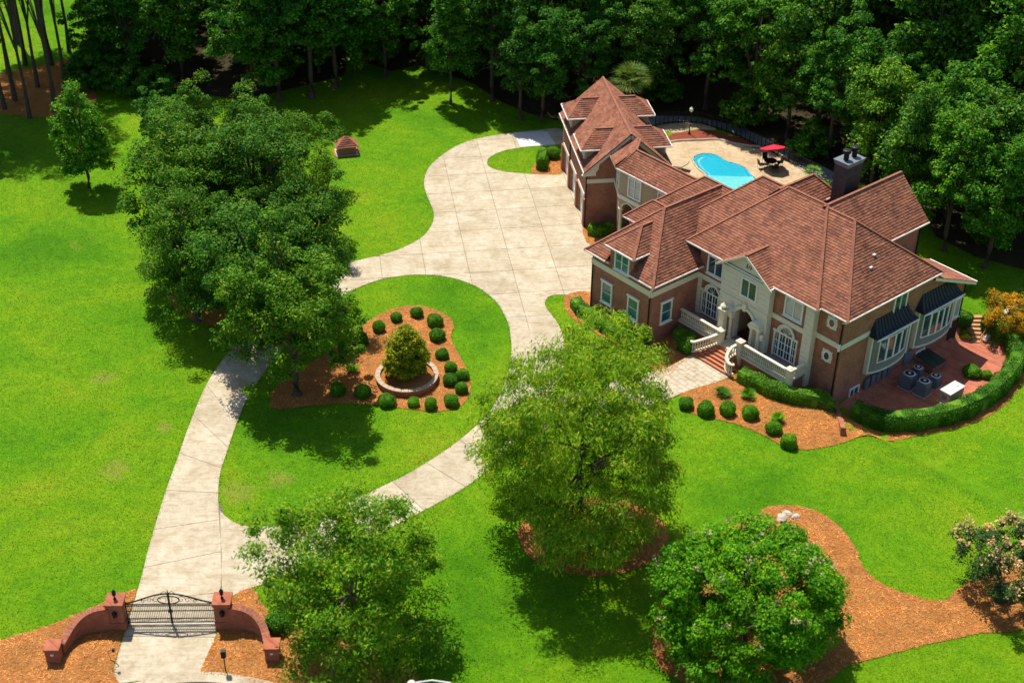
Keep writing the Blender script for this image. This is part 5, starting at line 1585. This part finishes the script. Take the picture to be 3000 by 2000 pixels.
TREES['centre'] = make_tree('centre', 160, (6.5, 6.0, 7.2), 7.6, 480, 200, 1.0, 0.32, 0.08, 'feather', 11, 0.26, droop=0.6, inner=0.35, lumps=0.3, low=-0.99, nlimb=12)
TREES['near'] = make_tree('near', 161, (5.2, 4.9, 5.7), 5.7, 260, 210, 0.95, 0.27, 0.10, 'nearleaf', 9, 0.18, droop=0.3, inner=0.3, lumps=0.36, low=-0.98, nlimb=14, bark='palebark', shape=leaning)
TREES['myrtle'] = make_tree('myrtle', 162, (5.2, 5.0, 3.7), 3.6, 480, 190, 0.7, 0.20, 0.115, 'myrtleleaf', 4, 0.2, inner=0.6, lumps=0.14, low=-0.9, nlimb=14, flowers=45)
TREES['myrtle2'] = make_tree('myrtle2', 163, (2.5, 2.4, 2.4), 2.5, 120, 90, 0.5, 0.18, 0.10, 'duskleaf', 3.2, 0.1, inner=0.4, lumps=0.3, low=-0.8, flowers=120)
TREES['lone'] = make_tree('lone', 164, (2.5, 2.5, 4.2), 5.3, 150, 110, 0.65, 0.26, 0.15, 'forestleaf', 7, 0.17, inner=0.45, lumps=0.25, low=-0.9, shape=egg)
TREES['cone'] = make_tree('cone', 165, (2.2, 2.2, 6.5), 8.6, 150, 100, 0.7, 0.28, 0.15, 'forestleaf', 12, 0.16, inner=0.35, lumps=0.3, low=-0.9, shape=cone)
TREES['pine'] = make_tree('pine', 166, (3.8, 3.8, 5.0), 18.5, 110, 130, 0.95, 0.4, 0.10, 'pineleaf', 22, 0.2, inner=0.4, lumps=0.4, low=-0.8, nlimb=14)

R_ = random.Random(11)
OAKS = [((683, 905), 1.0, 0, 'front oak with bare trunk in the straw bed of the island'),
        ((600, 800), 1.12, 1, 'largest rounded oak arching over the shaded drive'),
        ((455, 735), 0.86, 2, 'oak over the small straw patch on the open lawn side'),
        ((705, 735), 0.95, 0, 'oak standing beside the parking court edge behind the island'),
        ((470, 620), 1.08, 1, 'broad oak on the open lawn side of the grove'),
        ((600, 600), 1.12, 2, 'dense oak in the middle of the lawn grove'),
        ((705, 565), 0.72, 0, 'small oak at the court side of the lawn grove'),
        ((655, 445), 0.82, 1, 'tall olive-topped oak at the wood side of the grove'),
        ((440, 510), 0.88, 2, 'oak between the lone round tree and the grove'),
        ((545, 490), 0.84, 0, 'oak at the back of the grove toward the wood')]
for (px, s, k, lab) in OAKS:
    place('oak_tree', 'oak%d' % k, G(*px), s, R_.uniform(0, 6.28), lab, sz=s * R_.uniform(0.92, 1.14))
place('oak_tree', 'wood2', G(392, 395), 0.5, 1.0, 'bright light green tree at the wood side of the oak grove')
place('willow_oak', 'centre', G(1328, 1238), 0.98, 0.5, 'huge feathery yellow-green tree in the round straw bed before the walk')
place('leafy_tree', 'near', G(818, 1494), 0.96, 0.0, 'open leafy tree overhanging the curved wall by the gate')
place('crape_myrtle', 'myrtle', G(1706, 1482), 1.0, 0.3, 'broad dense green crape myrtle dotted with pale pink blossom')
place('crape_myrtle', 'myrtle2', G(2285, 1368), 1.05, 2.0, 'small dusky crape myrtle thick with pale blossom by the utility box')
place('lawn_tree', 'lone', G(205, 432), 1.0, 0.7, 'lone dark oval tree on the open lawn with a round shadow')
place('lawn_tree', 'cone', G(1035, 240), 1.0, 0.2, 'slender pointed tree with bare lower trunk on the back lawn')
# pines at the far corner
for i, px in enumerate([(68, 272), (128, 258), (152, 206), (88, 200), (34, 232), (10, 250), (118, 150), (60, 150), (20, 170), (222, 100), (215, 60), (250, 40), (-20, 200), (45, 100), (100, 90), (160, 120)]):
    place('pine_tree', 'pine', G(*px), R_.uniform(0.9, 1.1), R_.uniform(0, 6.28), 'tall bare-trunked pine over the orange straw patch by the neighbour lawn', 'tree', 'pines over the straw patch')

for px, k, sc_, lab in [((642, 232), 1, 0.95, 'tall dark tree at the wood edge behind the olive-topped oak'), ((718, 225), 0, 0.95, 'broad dark tree of the wood edge shading the back lawn'), ((772, 205), 4, 0.9, 'dark tree at the mouth of the back lawn bay'), ((585, 238), 2, 0.85, 'shadowed tree of the wood edge behind the grove'),
                         ((885, 178), 2, 0.72, 'bright green drooping tree at the inner end of the back lawn bay'), ((1195, 275), 3, 0.62, 'blue-green tree of the wood edge beside the garage'), ((1130, 232), 1, 0.8, 'fresh green tree of the wood edge beside the slender pointed tree'), ((1245, 278), 4, 0.7, 'dark leafy tree hard behind the garage corner'),
                         ((-85, 345), 2, 0.8, 'broad tree just past the open lawn beyond the pines'), ((-75, 240), 0, 0.9, 'leafy tree standing beyond the outermost pine'), ((2075, 520), 3, 0.75, 'dark leafy tree crowding the rear gable of the house'), ((2165, 575), 0, 0.72, 'leafy tree shading the lawn strip past the house corner'), ((2262, 615), 4, 0.75, 'spreading tree over the shaded lawn near the orange shrub'), ((1995, 450), 1, 0.7, 'tree close behind the chimney'), ((300, 190), 0, 0.75, 'dark tree of the wood edge beside the pine straw patch'), ((235, 178), 4, 0.62, 'low dark tree between the pines and the wood')]:
    place('woodland_tree', 'wood%d' % k, G(*px), sc_, R_.uniform(0, 6.28), lab)
for px in [(215, 200), (260, 205), (310, 215), (360, 222), (200, 170)]:
    place('undergrowth_bush', 'bush', G(*px), R_.uniform(0.7, 1.0), R_.uniform(0, 6.28), 'dark bush at the wood foot beside the pine straw patch', 'bush', 'bushes beside the straw patch')
# woodland: trees fill the ground beyond its edge line
edge_px = [(-80, -60), (200, -40), (300, 60), (275, 110), (205, 170), (215, 190), (330, 205), (440, 215), (560, 230), (690, 200), (790, 175), (800, 130), (900, 165), (960, 150), (1010, 165), (1090, 195), (1150, 235), (1215, 262), (1280, 278), (1400, 262), (1505, 268), (1600, 268), (1660, 282), (1740, 318), (1830, 362), (1930, 410), (2010, 430), (2120, 500), (2150, 545), (2240, 590), (2352, 620), (2460, 640)]
eg = [tuple(G(*p)[:2]) for p in edge_px]
wood_poly = eg + [(130, 120), (140, 260), (-150, 260), (-120, 190)]
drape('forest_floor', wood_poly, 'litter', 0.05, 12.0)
rw = random.Random(5)
pts = [tuple(G(*p)[:2]) for p in ((642, 232), (718, 225), (772, 205), (585, 238), (885, 178), (1195, 275), (1130, 232), (1245, 278), (300, 190), (235, 178))]
nhand = len(pts)
def try_add(x, y, dmin):
    for a, b in pts:
        if (a - x) ** 2 + (b - y) ** 2 < dmin * dmin: return False
    pts.append((x, y)); return True
cand = []
for k in range(len(eg) - 1):                  # first a row along the edge
    a, b = np.array(eg[k]), np.array(eg[k + 1])
    L = np.hypot(*(b - a)); n_ = np.array([-(b - a)[1], (b - a)[0]]) / L
    m = int(L / 2.0) + 1
    for i in range(m):
        p = a + (b - a) * i / m
        for sgn in (1, -1):
            q2 = p + n_ * sgn * 2.2
            if inpoly(np.array(q2[0]), np.array(q2[1]), wood_poly): cand.append(q2)
for q2 in cand: try_add(q2[0], q2[1], 4.4)
nedge = len(pts)
for _ in range(6000):
    x, y = rw.uniform(-85, 100), rw.uniform(85, 215)
    if not inpoly(np.array(x), np.array(y), wood_poly): continue
    v = CM @ (np.array([x, y, 9]) - C0)
    sx = 1500 + FPX * v[0] / v[2]
    if sx < -350 or sx > 3350: continue
    sy = 1000 + FPX * v[1] / v[2]
    if sy < -900: continue
    try_add(x, y, 5.2)
pts = pts[nhand:nhand + 280]; nedge -= nhand
print('wood trees', len(pts), 'edge', nedge)
for i, (x, y) in enumerate(pts):
    k = rw.choice([0, 1, 2, 3, 4])
    s = rw.uniform(0.8, 1.15) if i >= nedge else rw.uniform(0.62, 0.95)
    if i < nedge:
        place('woodland_tree', 'wood%d' % k, (x, y, 0), s, rw.uniform(0, 6.28), 'leafy tree in the front row of the dense dark wood behind the lawn', 'tree', 'trees along the wood edge')
    else:
        place('woodland_tree', 'wood%d' % k, (x, y, 0), s * 1.1, rw.uniform(0, 6.28), 'tall leafy tree within the dense dark wood behind the house', 'tree', 'trees inside the wood')
for i, (x, y) in enumerate(pts[:nedge:2]):
    place('undergrowth_bush', 'bush', (x + rw.uniform(-2, 2), y + rw.uniform(-1, 2), 0), rw.uniform(0.7, 1.2), rw.uniform(0, 6.28), 'leafy undergrowth bush at the foot of the wood edge', 'bush', 'bushes along the wood edge')

# grass blades over the lawn and a denser fringe along every kerb and bed edge
def grass():
    rng = np.random.default_rng(9)
    hard = [smooth_closed(gp(b), 3) for b in BEDS] + [smooth_closed(gp(ring_o), 3), cp, wk, wood_poly,
            gp(lb_out + lb_in[::-1]), gp([(510, 1382)] + rb_out[1:] + [(505, 1172), *rb_in[1:]][::-1])]
    patio_p = gp([(1926, 938), (1945, 915), (2060, 830), (2200, 720), (2262, 775), (2305, 800), (2318, 838), (2298, 880), (2245, 915), (2165, 942), (2060, 955), (1970, 950)])
    deck_p = gp([(1530, 345), (1545, 309), (1600, 300), (1745, 338), (1800, 362), (1850, 396), (1890, 425), (1900, 470), (1800, 520), (1600, 470), (1540, 400)])
    house_p = [tuple(HW(u, v)[:2]) for u, v in ((-7, -0.3), (0.1, -0.3), (0.1, 3), (11.2, 3), (13.6, 5.3), (13.6, 20.5), (3, 20), (-14, 14), (-24, 20), (-26, 14), (-17, 8.5))]
    hard += [patio_p, deck_p, house_p]
    n = 330000
    X = rng.uniform(-62, 62, n * 3); Y = 40 + 125 * rng.random(n * 3) ** 1.25
    v = np.stack([X, Y, np.zeros_like(X)], 1) - C0
    w = v @ CM.T
    sx = FPX * w[:, 0] / w[:, 2]; sy = FPX * w[:, 1] / w[:, 2]
    ok = (np.abs(sx) < 1560) & (np.abs(sy) < 1060)
    X, Y = X[ok], Y[ok]
    bad = np.zeros(X.shape, bool)
    for h_ in hard: bad |= inpoly(X, Y, h_)
    X, Y = X[~bad][:n], Y[~bad][:n]
    FX, FY = [], []
    for hi_, h_ in enumerate(hard[:-2]):
        n0 = len(FX)
        for a, b in zip(h_, h_[1:] + h_[:1]):
            L_ = math.hypot(b[0] - a[0], b[1] - a[1])
            if L_ > 12: continue
            k = int(L_ * 16) + 1
            t = rng.random(k)
            FX.append(a[0] + (b[0] - a[0]) * t + rng.normal(0, 0.06, k)); FY.append(a[1] + (b[1] - a[1]) * t + rng.normal(0, 0.06, k))
        if len(FX) > n0:
            fx, fy = np.concatenate(FX[n0:]), np.concatenate(FY[n0:])
            bad = np.zeros(fx.shape, bool)
            for hj, h2 in enumerate(hard):
                if hj != hi_: bad |= inpoly(fx, fy, h2)
            FX[n0:] = [fx[~bad]]; FY[n0:] = [fy[~bad]]
    FX, FY = np.concatenate(FX), np.concatenate(FY)
    fa, fb = G(505, 1172)[:2], G(510, 1382)[:2]
    tt = np.clip(((FX - fa[0]) * (fb - fa)[0] + (FY - fa[1]) * (fb - fa)[1]) / ((fb - fa) @ (fb - fa)), 0, 1)
    keep = np.hypot(FX - fa[0] - tt * (fb - fa)[0], FY - fa[1] - tt * (fb - fa)[1]) > 0.3
    FX, FY = FX[keep], FY[keep]
    for nm, XX, YY, hh in (('lawn_grass', X, Y, 0.085), ('edge_grass', FX, FY, 0.11)):
        m = len(XX)
        ZZ = TZ(XX, YY)
        a = rng.uniform(0, 2 * math.pi, m); ln = rng.uniform(0.3, 1.1, m)[:, None] * hh
        d = np.stack([np.cos(a), np.sin(a), np.zeros(m)], 1); sd2 = np.stack([-np.sin(a), np.cos(a), np.zeros(m)], 1)
        P = np.stack([XX, YY, ZZ - 0.01], 1)
        wd = rng.uniform(0.018, 0.04, (m, 1))
        tip = P + d * ln * 1.0 + np.array([0, 0, 1]) * (hh * rng.uniform(0.5, 1.1, (m, 1)))
        V = np.stack([P - sd2 * wd, P + sd2 * wd, tip], 1).reshape(-1, 3)
        link(nm, np_mesh(nm, V, np.arange(3 * m).reshape(m, 3), 'blade'), kind='stuff')
grass()
def straw():
    rng = np.random.default_rng(21)
    PX, PY = [], []
    for b in BEDS + [ring_o]:
        h_ = smooth_closed(gp(b), 3)
        xs = [p[0] for p in h_]; ys = [p[1] for p in h_]
        k = int((max(xs) - min(xs)) * (max(ys) - min(ys)) * 80)
        x, y = rng.uniform(min(xs), max(xs), k), rng.uniform(min(ys), max(ys), k)
        i_ = inpoly(x, y, h_)
        PX.append(x[i_]); PY.append(y[i_])
    X, Y = np.concatenate(PX), np.concatenate(PY)
    m = len(X)
    a = rng.uniform(0, math.pi, m); L_ = rng.uniform(0.10, 0.28, (m, 1)); w_ = rng.uniform(0.008, 0.018, (m, 1))
    d = np.stack([np.cos(a), np.sin(a), rng.uniform(-0.12, 0.12, m)], 1); sd2 = np.stack([-np.sin(a), np.cos(a), np.zeros(m)], 1)
    P = np.stack([X, Y, TZ(X, Y) + 0.05 + rng.uniform(0, 0.03, m)], 1)
    V = np.stack([P - d * L_ / 2 - sd2 * w_, P - d * L_ / 2 + sd2 * w_, P + d * L_ / 2 + sd2 * w_ * 0.4, P + d * L_ / 2 - sd2 * w_ * 0.4], 1).reshape(-1, 3)
    link('pine_straw', np_mesh('pine_straw', V, np.arange(4 * m).reshape(m, 4), 'strawstrand'), kind='stuff')
    print('straw', m)
straw()

# clipped shrubs
def ball_mesh(name, seed, r, squash, n, leaf, L=0.085, W=0.055, rough=0.05):
    rng = np.random.default_rng(seed)
    d = unit(rng.normal(size=(n, 3)))
    d = d[d[:, 2] > -0.6]
    ph = rng.uniform(0, 6, 3)
    k = 1 + rough * (np.sin(4 * d[:, 0] + ph[0]) + np.sin(5 * d[:, 1] + ph[1]) + np.sin(4 * d[:, 2] + ph[2]))
    P = d * (r * k * rng.uniform(0.86, 1.03, len(d)))[:, None] * [1, 1, squash] + [0, 0, r * squash * 0.72]
    N = unit(d + rng.normal(size=d.shape) * 0.45)
    t = unit(np.cross(N, rng.normal(size=N.shape))); b = np.cross(N, t)
    V = np.stack([P - t * L / 2, P + b * W / 2, P + t * L / 2, P - b * W / 2], 1).reshape(-1, 3)
    F = np.arange(len(V)).reshape(-1, 4)
    # dense inner body
    nu, nv = 14, 8
    Vi = []
    for i in range(nv + 1):
        e = math.pi * i / nv
        for j in range(nu):
            a = 2 * math.pi * j / nu
            Vi.append((0.88 * r * math.sin(e) * math.cos(a), 0.88 * r * math.sin(e) * math.sin(a), max(-0.02, 0.88 * r * squash * math.cos(e) + r * squash * 0.72)))
    Fi = [(i * nu + j, i * nu + (j + 1) % nu, (i + 1) * nu + (j + 1) % nu, (i + 1) * nu + j) for i in range(nv) for j in range(nu)]
    V2 = np.concatenate([V, np.array(Vi)]); F2 = np.concatenate([F, np.array(Fi) + len(V)])
    return np_mesh(name, V2, F2, leaf)
BALL = [ball_mesh('box_ball', 300 + i, 0.55, 0.85, 3200, 'ballleaf') for i in range(3)]
def ball(px, s, label, group=None, me=None, name='box_shrub', sz=None, up=0.0):
    sz = sz or s * R_.uniform(0.86, 1.12)
    p = G(*px); p[2] += 0.02 + up
    r = thing(name, label, 'shrub', p, R_.uniform(0, 6.28), group)
    r.scale = (s, s, sz or s)
    link('foliage', me or BALL[R_.randrange(3)], r)
    MB().tube([(0, 0, -0.1), (0, 0, 0.3)], 0.05, 5).build('stem', 'bark', r)
isl = lambda x, y: ((700 + x * 0.3189) * 0.784, (800 + y * 0.3189) * 0.784)
sunny = 'clipped round box shrub on sunlit straw of the drive island bed'
for x, y in [(1447, 435), (1637, 395), (1802, 478), (1822, 608), (1868, 775), (1945, 895), (2052, 965), (1942, 1015), (2045, 1090), (1952, 1205), (1762, 1235), (1604, 1212), (1360, 1205), (1287, 530)]:
    ball(isl(x, y), R_.uniform(0.82, 1.14), sunny, 'box shrubs ringing the island bed')
for x, y in [(1128, 648), (1140, 1125), (908, 1110), (975, 720)]:
    ball(isl(x, y), R_.uniform(1.0, 1.15), 'clipped round box shrub in the tree shade of the island bed', 'shaded box shrubs of the island bed')
for x, y, s in [(1575, 935, 1.05), (1620, 950, 1.1), (1670, 950, 1.1), (1722, 958, 1.1), (1776, 992, 1.08), (1811, 1024, 1.08)]:
    ball((x, y), s, 'clipped round box shrub in the row before the porch bed', 'box shrubs along the front bed')
ball((2230, 862), 1.25, 'larger round shrub growing in the brick patio', me=BALL[1]); ball((2264, 868), 0.8, 'smaller round shrub beside it in the brick patio', me=BALL[0])
ball((1575, 805), 1.3, 'squared bright green box shrub below the porch steps', me=ball_mesh('square_shrub', 340, 0.6, 0.9, 4000, 'hedgeleaf', 0.1, 0.06, 0.1))
ball((640, 1440), 1.5, 'dark rounded shrub behind the curved wall by the leafy tree', me=BALL[2])
ball((1270, 362), 1.3, 'loose green shrub between the garage and the clipped hedge', me=BALL[1])
ball((2208, 745), 1.2, 'bushy shrub beside the garden steps', me=ball_mesh('step_shrub', 341, 0.6, 0.9, 3500, 'hedgeleaf', 0.12, 0.07, 0.12))
ball((2214, 775), 0.8, 'yellow-green low plant at the foot of the garden steps', me=ball_mesh('step_plant', 342, 0.6, 0.7, 2500, 'goldleaf', 0.16, 0.06, 0.12))
ball((2205, 660), 1.5, 'bright shrub on the strip of lawn behind the house corner', me=ball_mesh('corner_shrub', 343, 0.6, 0.7, 3500, 'hedgeleaf', 0.12, 0.07, 0.12))
TREES['orange'] = make_tree('orange', 345, (1.9, 1.8, 1.5), 1.5, 110, 90, 0.42, 0.16, 0.09, 'orangeleaf', 1.8, 0.07, inner=0.5, lumps=0.25, low=-0.9)
place('golden_shrub', 'orange', G(2312, 755), 1.0, 0.4, 'orange and yellow mounded shrub by the railing', 'shrub')
place('golden_shrub', 'orange', G(2345, 770), 0.7, 2.4, 'lower yellow shrub at the foot of the orange one', 'shrub')
def conic():
    rng = np.random.default_rng(350)
    C, P, N = clumps(rng, (1.55, 1.5, 2.0), 260, 90, 0.36, 2.1, 0.55, 0.10, 0.9, -0.95, cone)
    m = leaf_mesh('golden_cone', P, N, 0.30, 0.09, rng, 'goldleaf', 0.3)
    r = thing('golden_shrub', 'tall conical golden-green shrub inside the round stone planter', 'shrub', G(935, 868) + [0, 0, 0.3])
    link('foliage', m, r)
    MB().tube([(0, 0, 0), (0, 0, 2.6)], [0.1, 0.03], 6).build('stem', 'bark', r)
    r.scale = (1.05, 1.05, 1.0)
conic()

def hedge(pts, w, h, label, leaf='hedgeleaf', dens=900, L=0.12, W=0.07, world=False, zoff=0.0):
    P = pts if world else [G(*p) for p in pts]
    P = [np.array([p[0], p[1], float(TZ(p[0], p[1]))]) for p in smooth_open([np.array(p[:2]) for p in P], 5)]
    o = P[0].copy()
    rng = np.random.default_rng(len(label))
    r = thing('clipped_hedge', label, 'hedge', o)
    core = MB(); Q = []
    prof = [(-0.5, 0), (-0.52, 0.75), (-0.38, 1.0), (0.38, 1.0), (0.52, 0.75), (0.5, 0)]
    rings = []
    for i, p in enumerate(P):
        t = P[min(i + 1, len(P) - 1)] - P[max(i - 1, 0)]
        n_ = np.array([-t[1], t[0], 0]); n_ /= np.linalg.norm(n_)
        rings.append([p - o + n_ * a * w * 0.88 + np.array([0, 0, b * h * 0.94 + zoff]) for a, b in prof])
    for a, b in zip(rings[:-1], rings[1:]):
        for k in range(5):
            core.poly([a[k], a[k + 1], b[k + 1], b[k]])
    core.poly(rings[0]); core.poly(rings[-1][::-1])
    core.build('inner_growth', leaf, r)
    PP, NN = [], []
    for a, b in list(zip(rings[:-1], rings[1:])):
        a, b = np.array(a), np.array(b)
        for k in range(5):
            A_, B_, C_, D_ = a[k], a[k + 1], b[k + 1], b[k]
            ar = np.linalg.norm(np.cross(B_ - A_, D_ - A_))
            m = int(ar * dens / 3) + 1
            s, t = rng.random((m, 1)), rng.random((m, 1))
            q_ = (A_ * (1 - s) + B_ * s) * (1 - t) + (D_ * (1 - s) + C_ * s) * t
            nn = np.cross(B_ - A_, D_ - A_); nn /= np.linalg.norm(nn) + 1e-9
            mid = (rings[0][2] + rings[0][3]) / 2
            if nn @ (q_.mean(0) - (a.mean(0) + b.mean(0)) / 2) < 0: nn = -nn
            wob = 0.09 * np.sin(q_[:, :1] * 2.3 + q_[:, 1:2] * 1.7) + 0.07 * np.sin(q_[:, 1:2] * 4.1 - q_[:, :1] * 1.3)
            PP.append(q_ + nn * (rng.uniform(-0.02, 0.12, (m, 1)) + wob)); NN.append(unit(nn + rng.normal(size=(m, 3)) * 0.5))
    # ends
    for ring, s_ in ((np.array(rings[0]), 1), (np.array(rings[-1]), -1)):
        m = int(dens * w * h / 3)
        wts = rng.dirichlet([0.7] * 6, m)
        q_ = wts @ ring
        tdir = (P[0] - P[1]) if s_ == 1 else (P[-1] - P[-2])
        nn = tdir / np.linalg.norm(tdir)
        PP.append(q_ + nn * rng.uniform(0, 0.1, (m, 1))); NN.append(unit(nn + rng.normal(size=(m, 3)) * 0.5))
    me = leaf_mesh('hedge_leaves', np.concatenate(PP), np.concatenate(NN), L, W, rng, leaf)
    link('foliage', me, r)
hedge([(1958, 958), (2010, 978), (2080, 980), (2160, 968), (2240, 938), (2300, 892), (2332, 842), (2325, 795), (2290, 765), (2262, 745)], 1.25, 1.3, 'long curved clipped hedge around the sunken brick patio')
hedge([(1700, 872), (1740, 892), (1790, 912), (1850, 925), (1912, 945)], 1.05, 1.0, 'clipped hedge under the balustrade right of the entrance steps')
hedge([(1320, 705), (1335, 722), (1370, 748), (1420, 775), (1480, 802)], 0.95, 0.95, 'loose clipped hedge along the shaded wing wall')
hedge([HW(0.6, 2.4), HW(2.2, 2.5)], 0.9, 0.9, 'shaded box hedge in the corner beside the porch', world=True)
hedge([(1243, 392), (1248, 366)], 0.9, 1.25, 'tall block-shaped hedge beside the garage doors')
hedge([(1352, 537), (1378, 540), (1402, 532)], 0.9, 0.95, 'small clipped hedge against the garage gable wall')

def palm(px, s, label, n=36, trunk=2.5, leaf='palmleaf', name='palm_tree', cat='palm', L=1.5, er=(-0.5, 1.2), q0f=0.45):
    rng = np.random.default_rng(int(px[0]))
    p = G(*px)
    r = thing(name, label, cat, p)
    mb = MB()
    for i in range(n):
        a = 2 * math.pi * i / n * 2.4 + rng.uniform(-0.2, 0.2); e = rng.uniform(*er)
        d = np.array([math.cos(a) * math.cos(e), math.sin(a) * math.cos(e), math.sin(e)])
        c = np.array([0, 0, trunk])
        side = np.cross(d, [0, 0, 1]); side /= np.linalg.norm(side)
        l = L * rng.uniform(0.8, 1.15)
        q0, q1 = c + d * l * q0f, c + d * l * 0.75 + np.array([0, 0, -0.05 * l])
        for k in range(-4, 5):                 # fan of narrow segments
            w = k / 4 * 0.62
            tip = c + (d * math.cos(w) + side * math.sin(w)) * l + np.array([0, 0, -0.22 * l])
            b0 = q0 + side * 0.03 * k
            mb.add([q0, b0 + side * 0.05 + (tip - b0) * 0.5, tip, b0 - side * 0.05 + (tip - b0) * 0.5], [(0, 1, 2, 3)])
        mb.tube([c, q0], 0.02, 3)
    mb.build('fronds', leaf, r)
    MB().tube([(0, 0, -0.1), (0.05, 0, trunk * 0.5), (0, 0, trunk)], [0.2, 0.16, 0.18], 8).build('trunk', 'bark', r)
    r.scale = (s, s, s)
palm((1440, 292), 1.25, 'fan palm with golden old fronds behind the garage roof', 46, 4.0, L=1.9)
palm((1866, 412), 0.75, 'small bright palm at the corner of the pool deck', 14, 0.9, 'hedgeleaf')
for k, (px, lab) in enumerate([((1658, 908), 'spiky dark sago palm in the front bed beside the walk'), ((1716, 912), 'small spiky palm between the front bed shrubs'), ((1786, 968), 'spiky palm behind the last front bed shrubs'), (isl(1040, 910), 'spiky agave plant in the shaded island bed')]):
    palm(px, 0.62, lab, 16, 0.35, 'ballleaf', 'spiky_plant', 'plant', 1.25, (0.25, 1.45), 0.1)
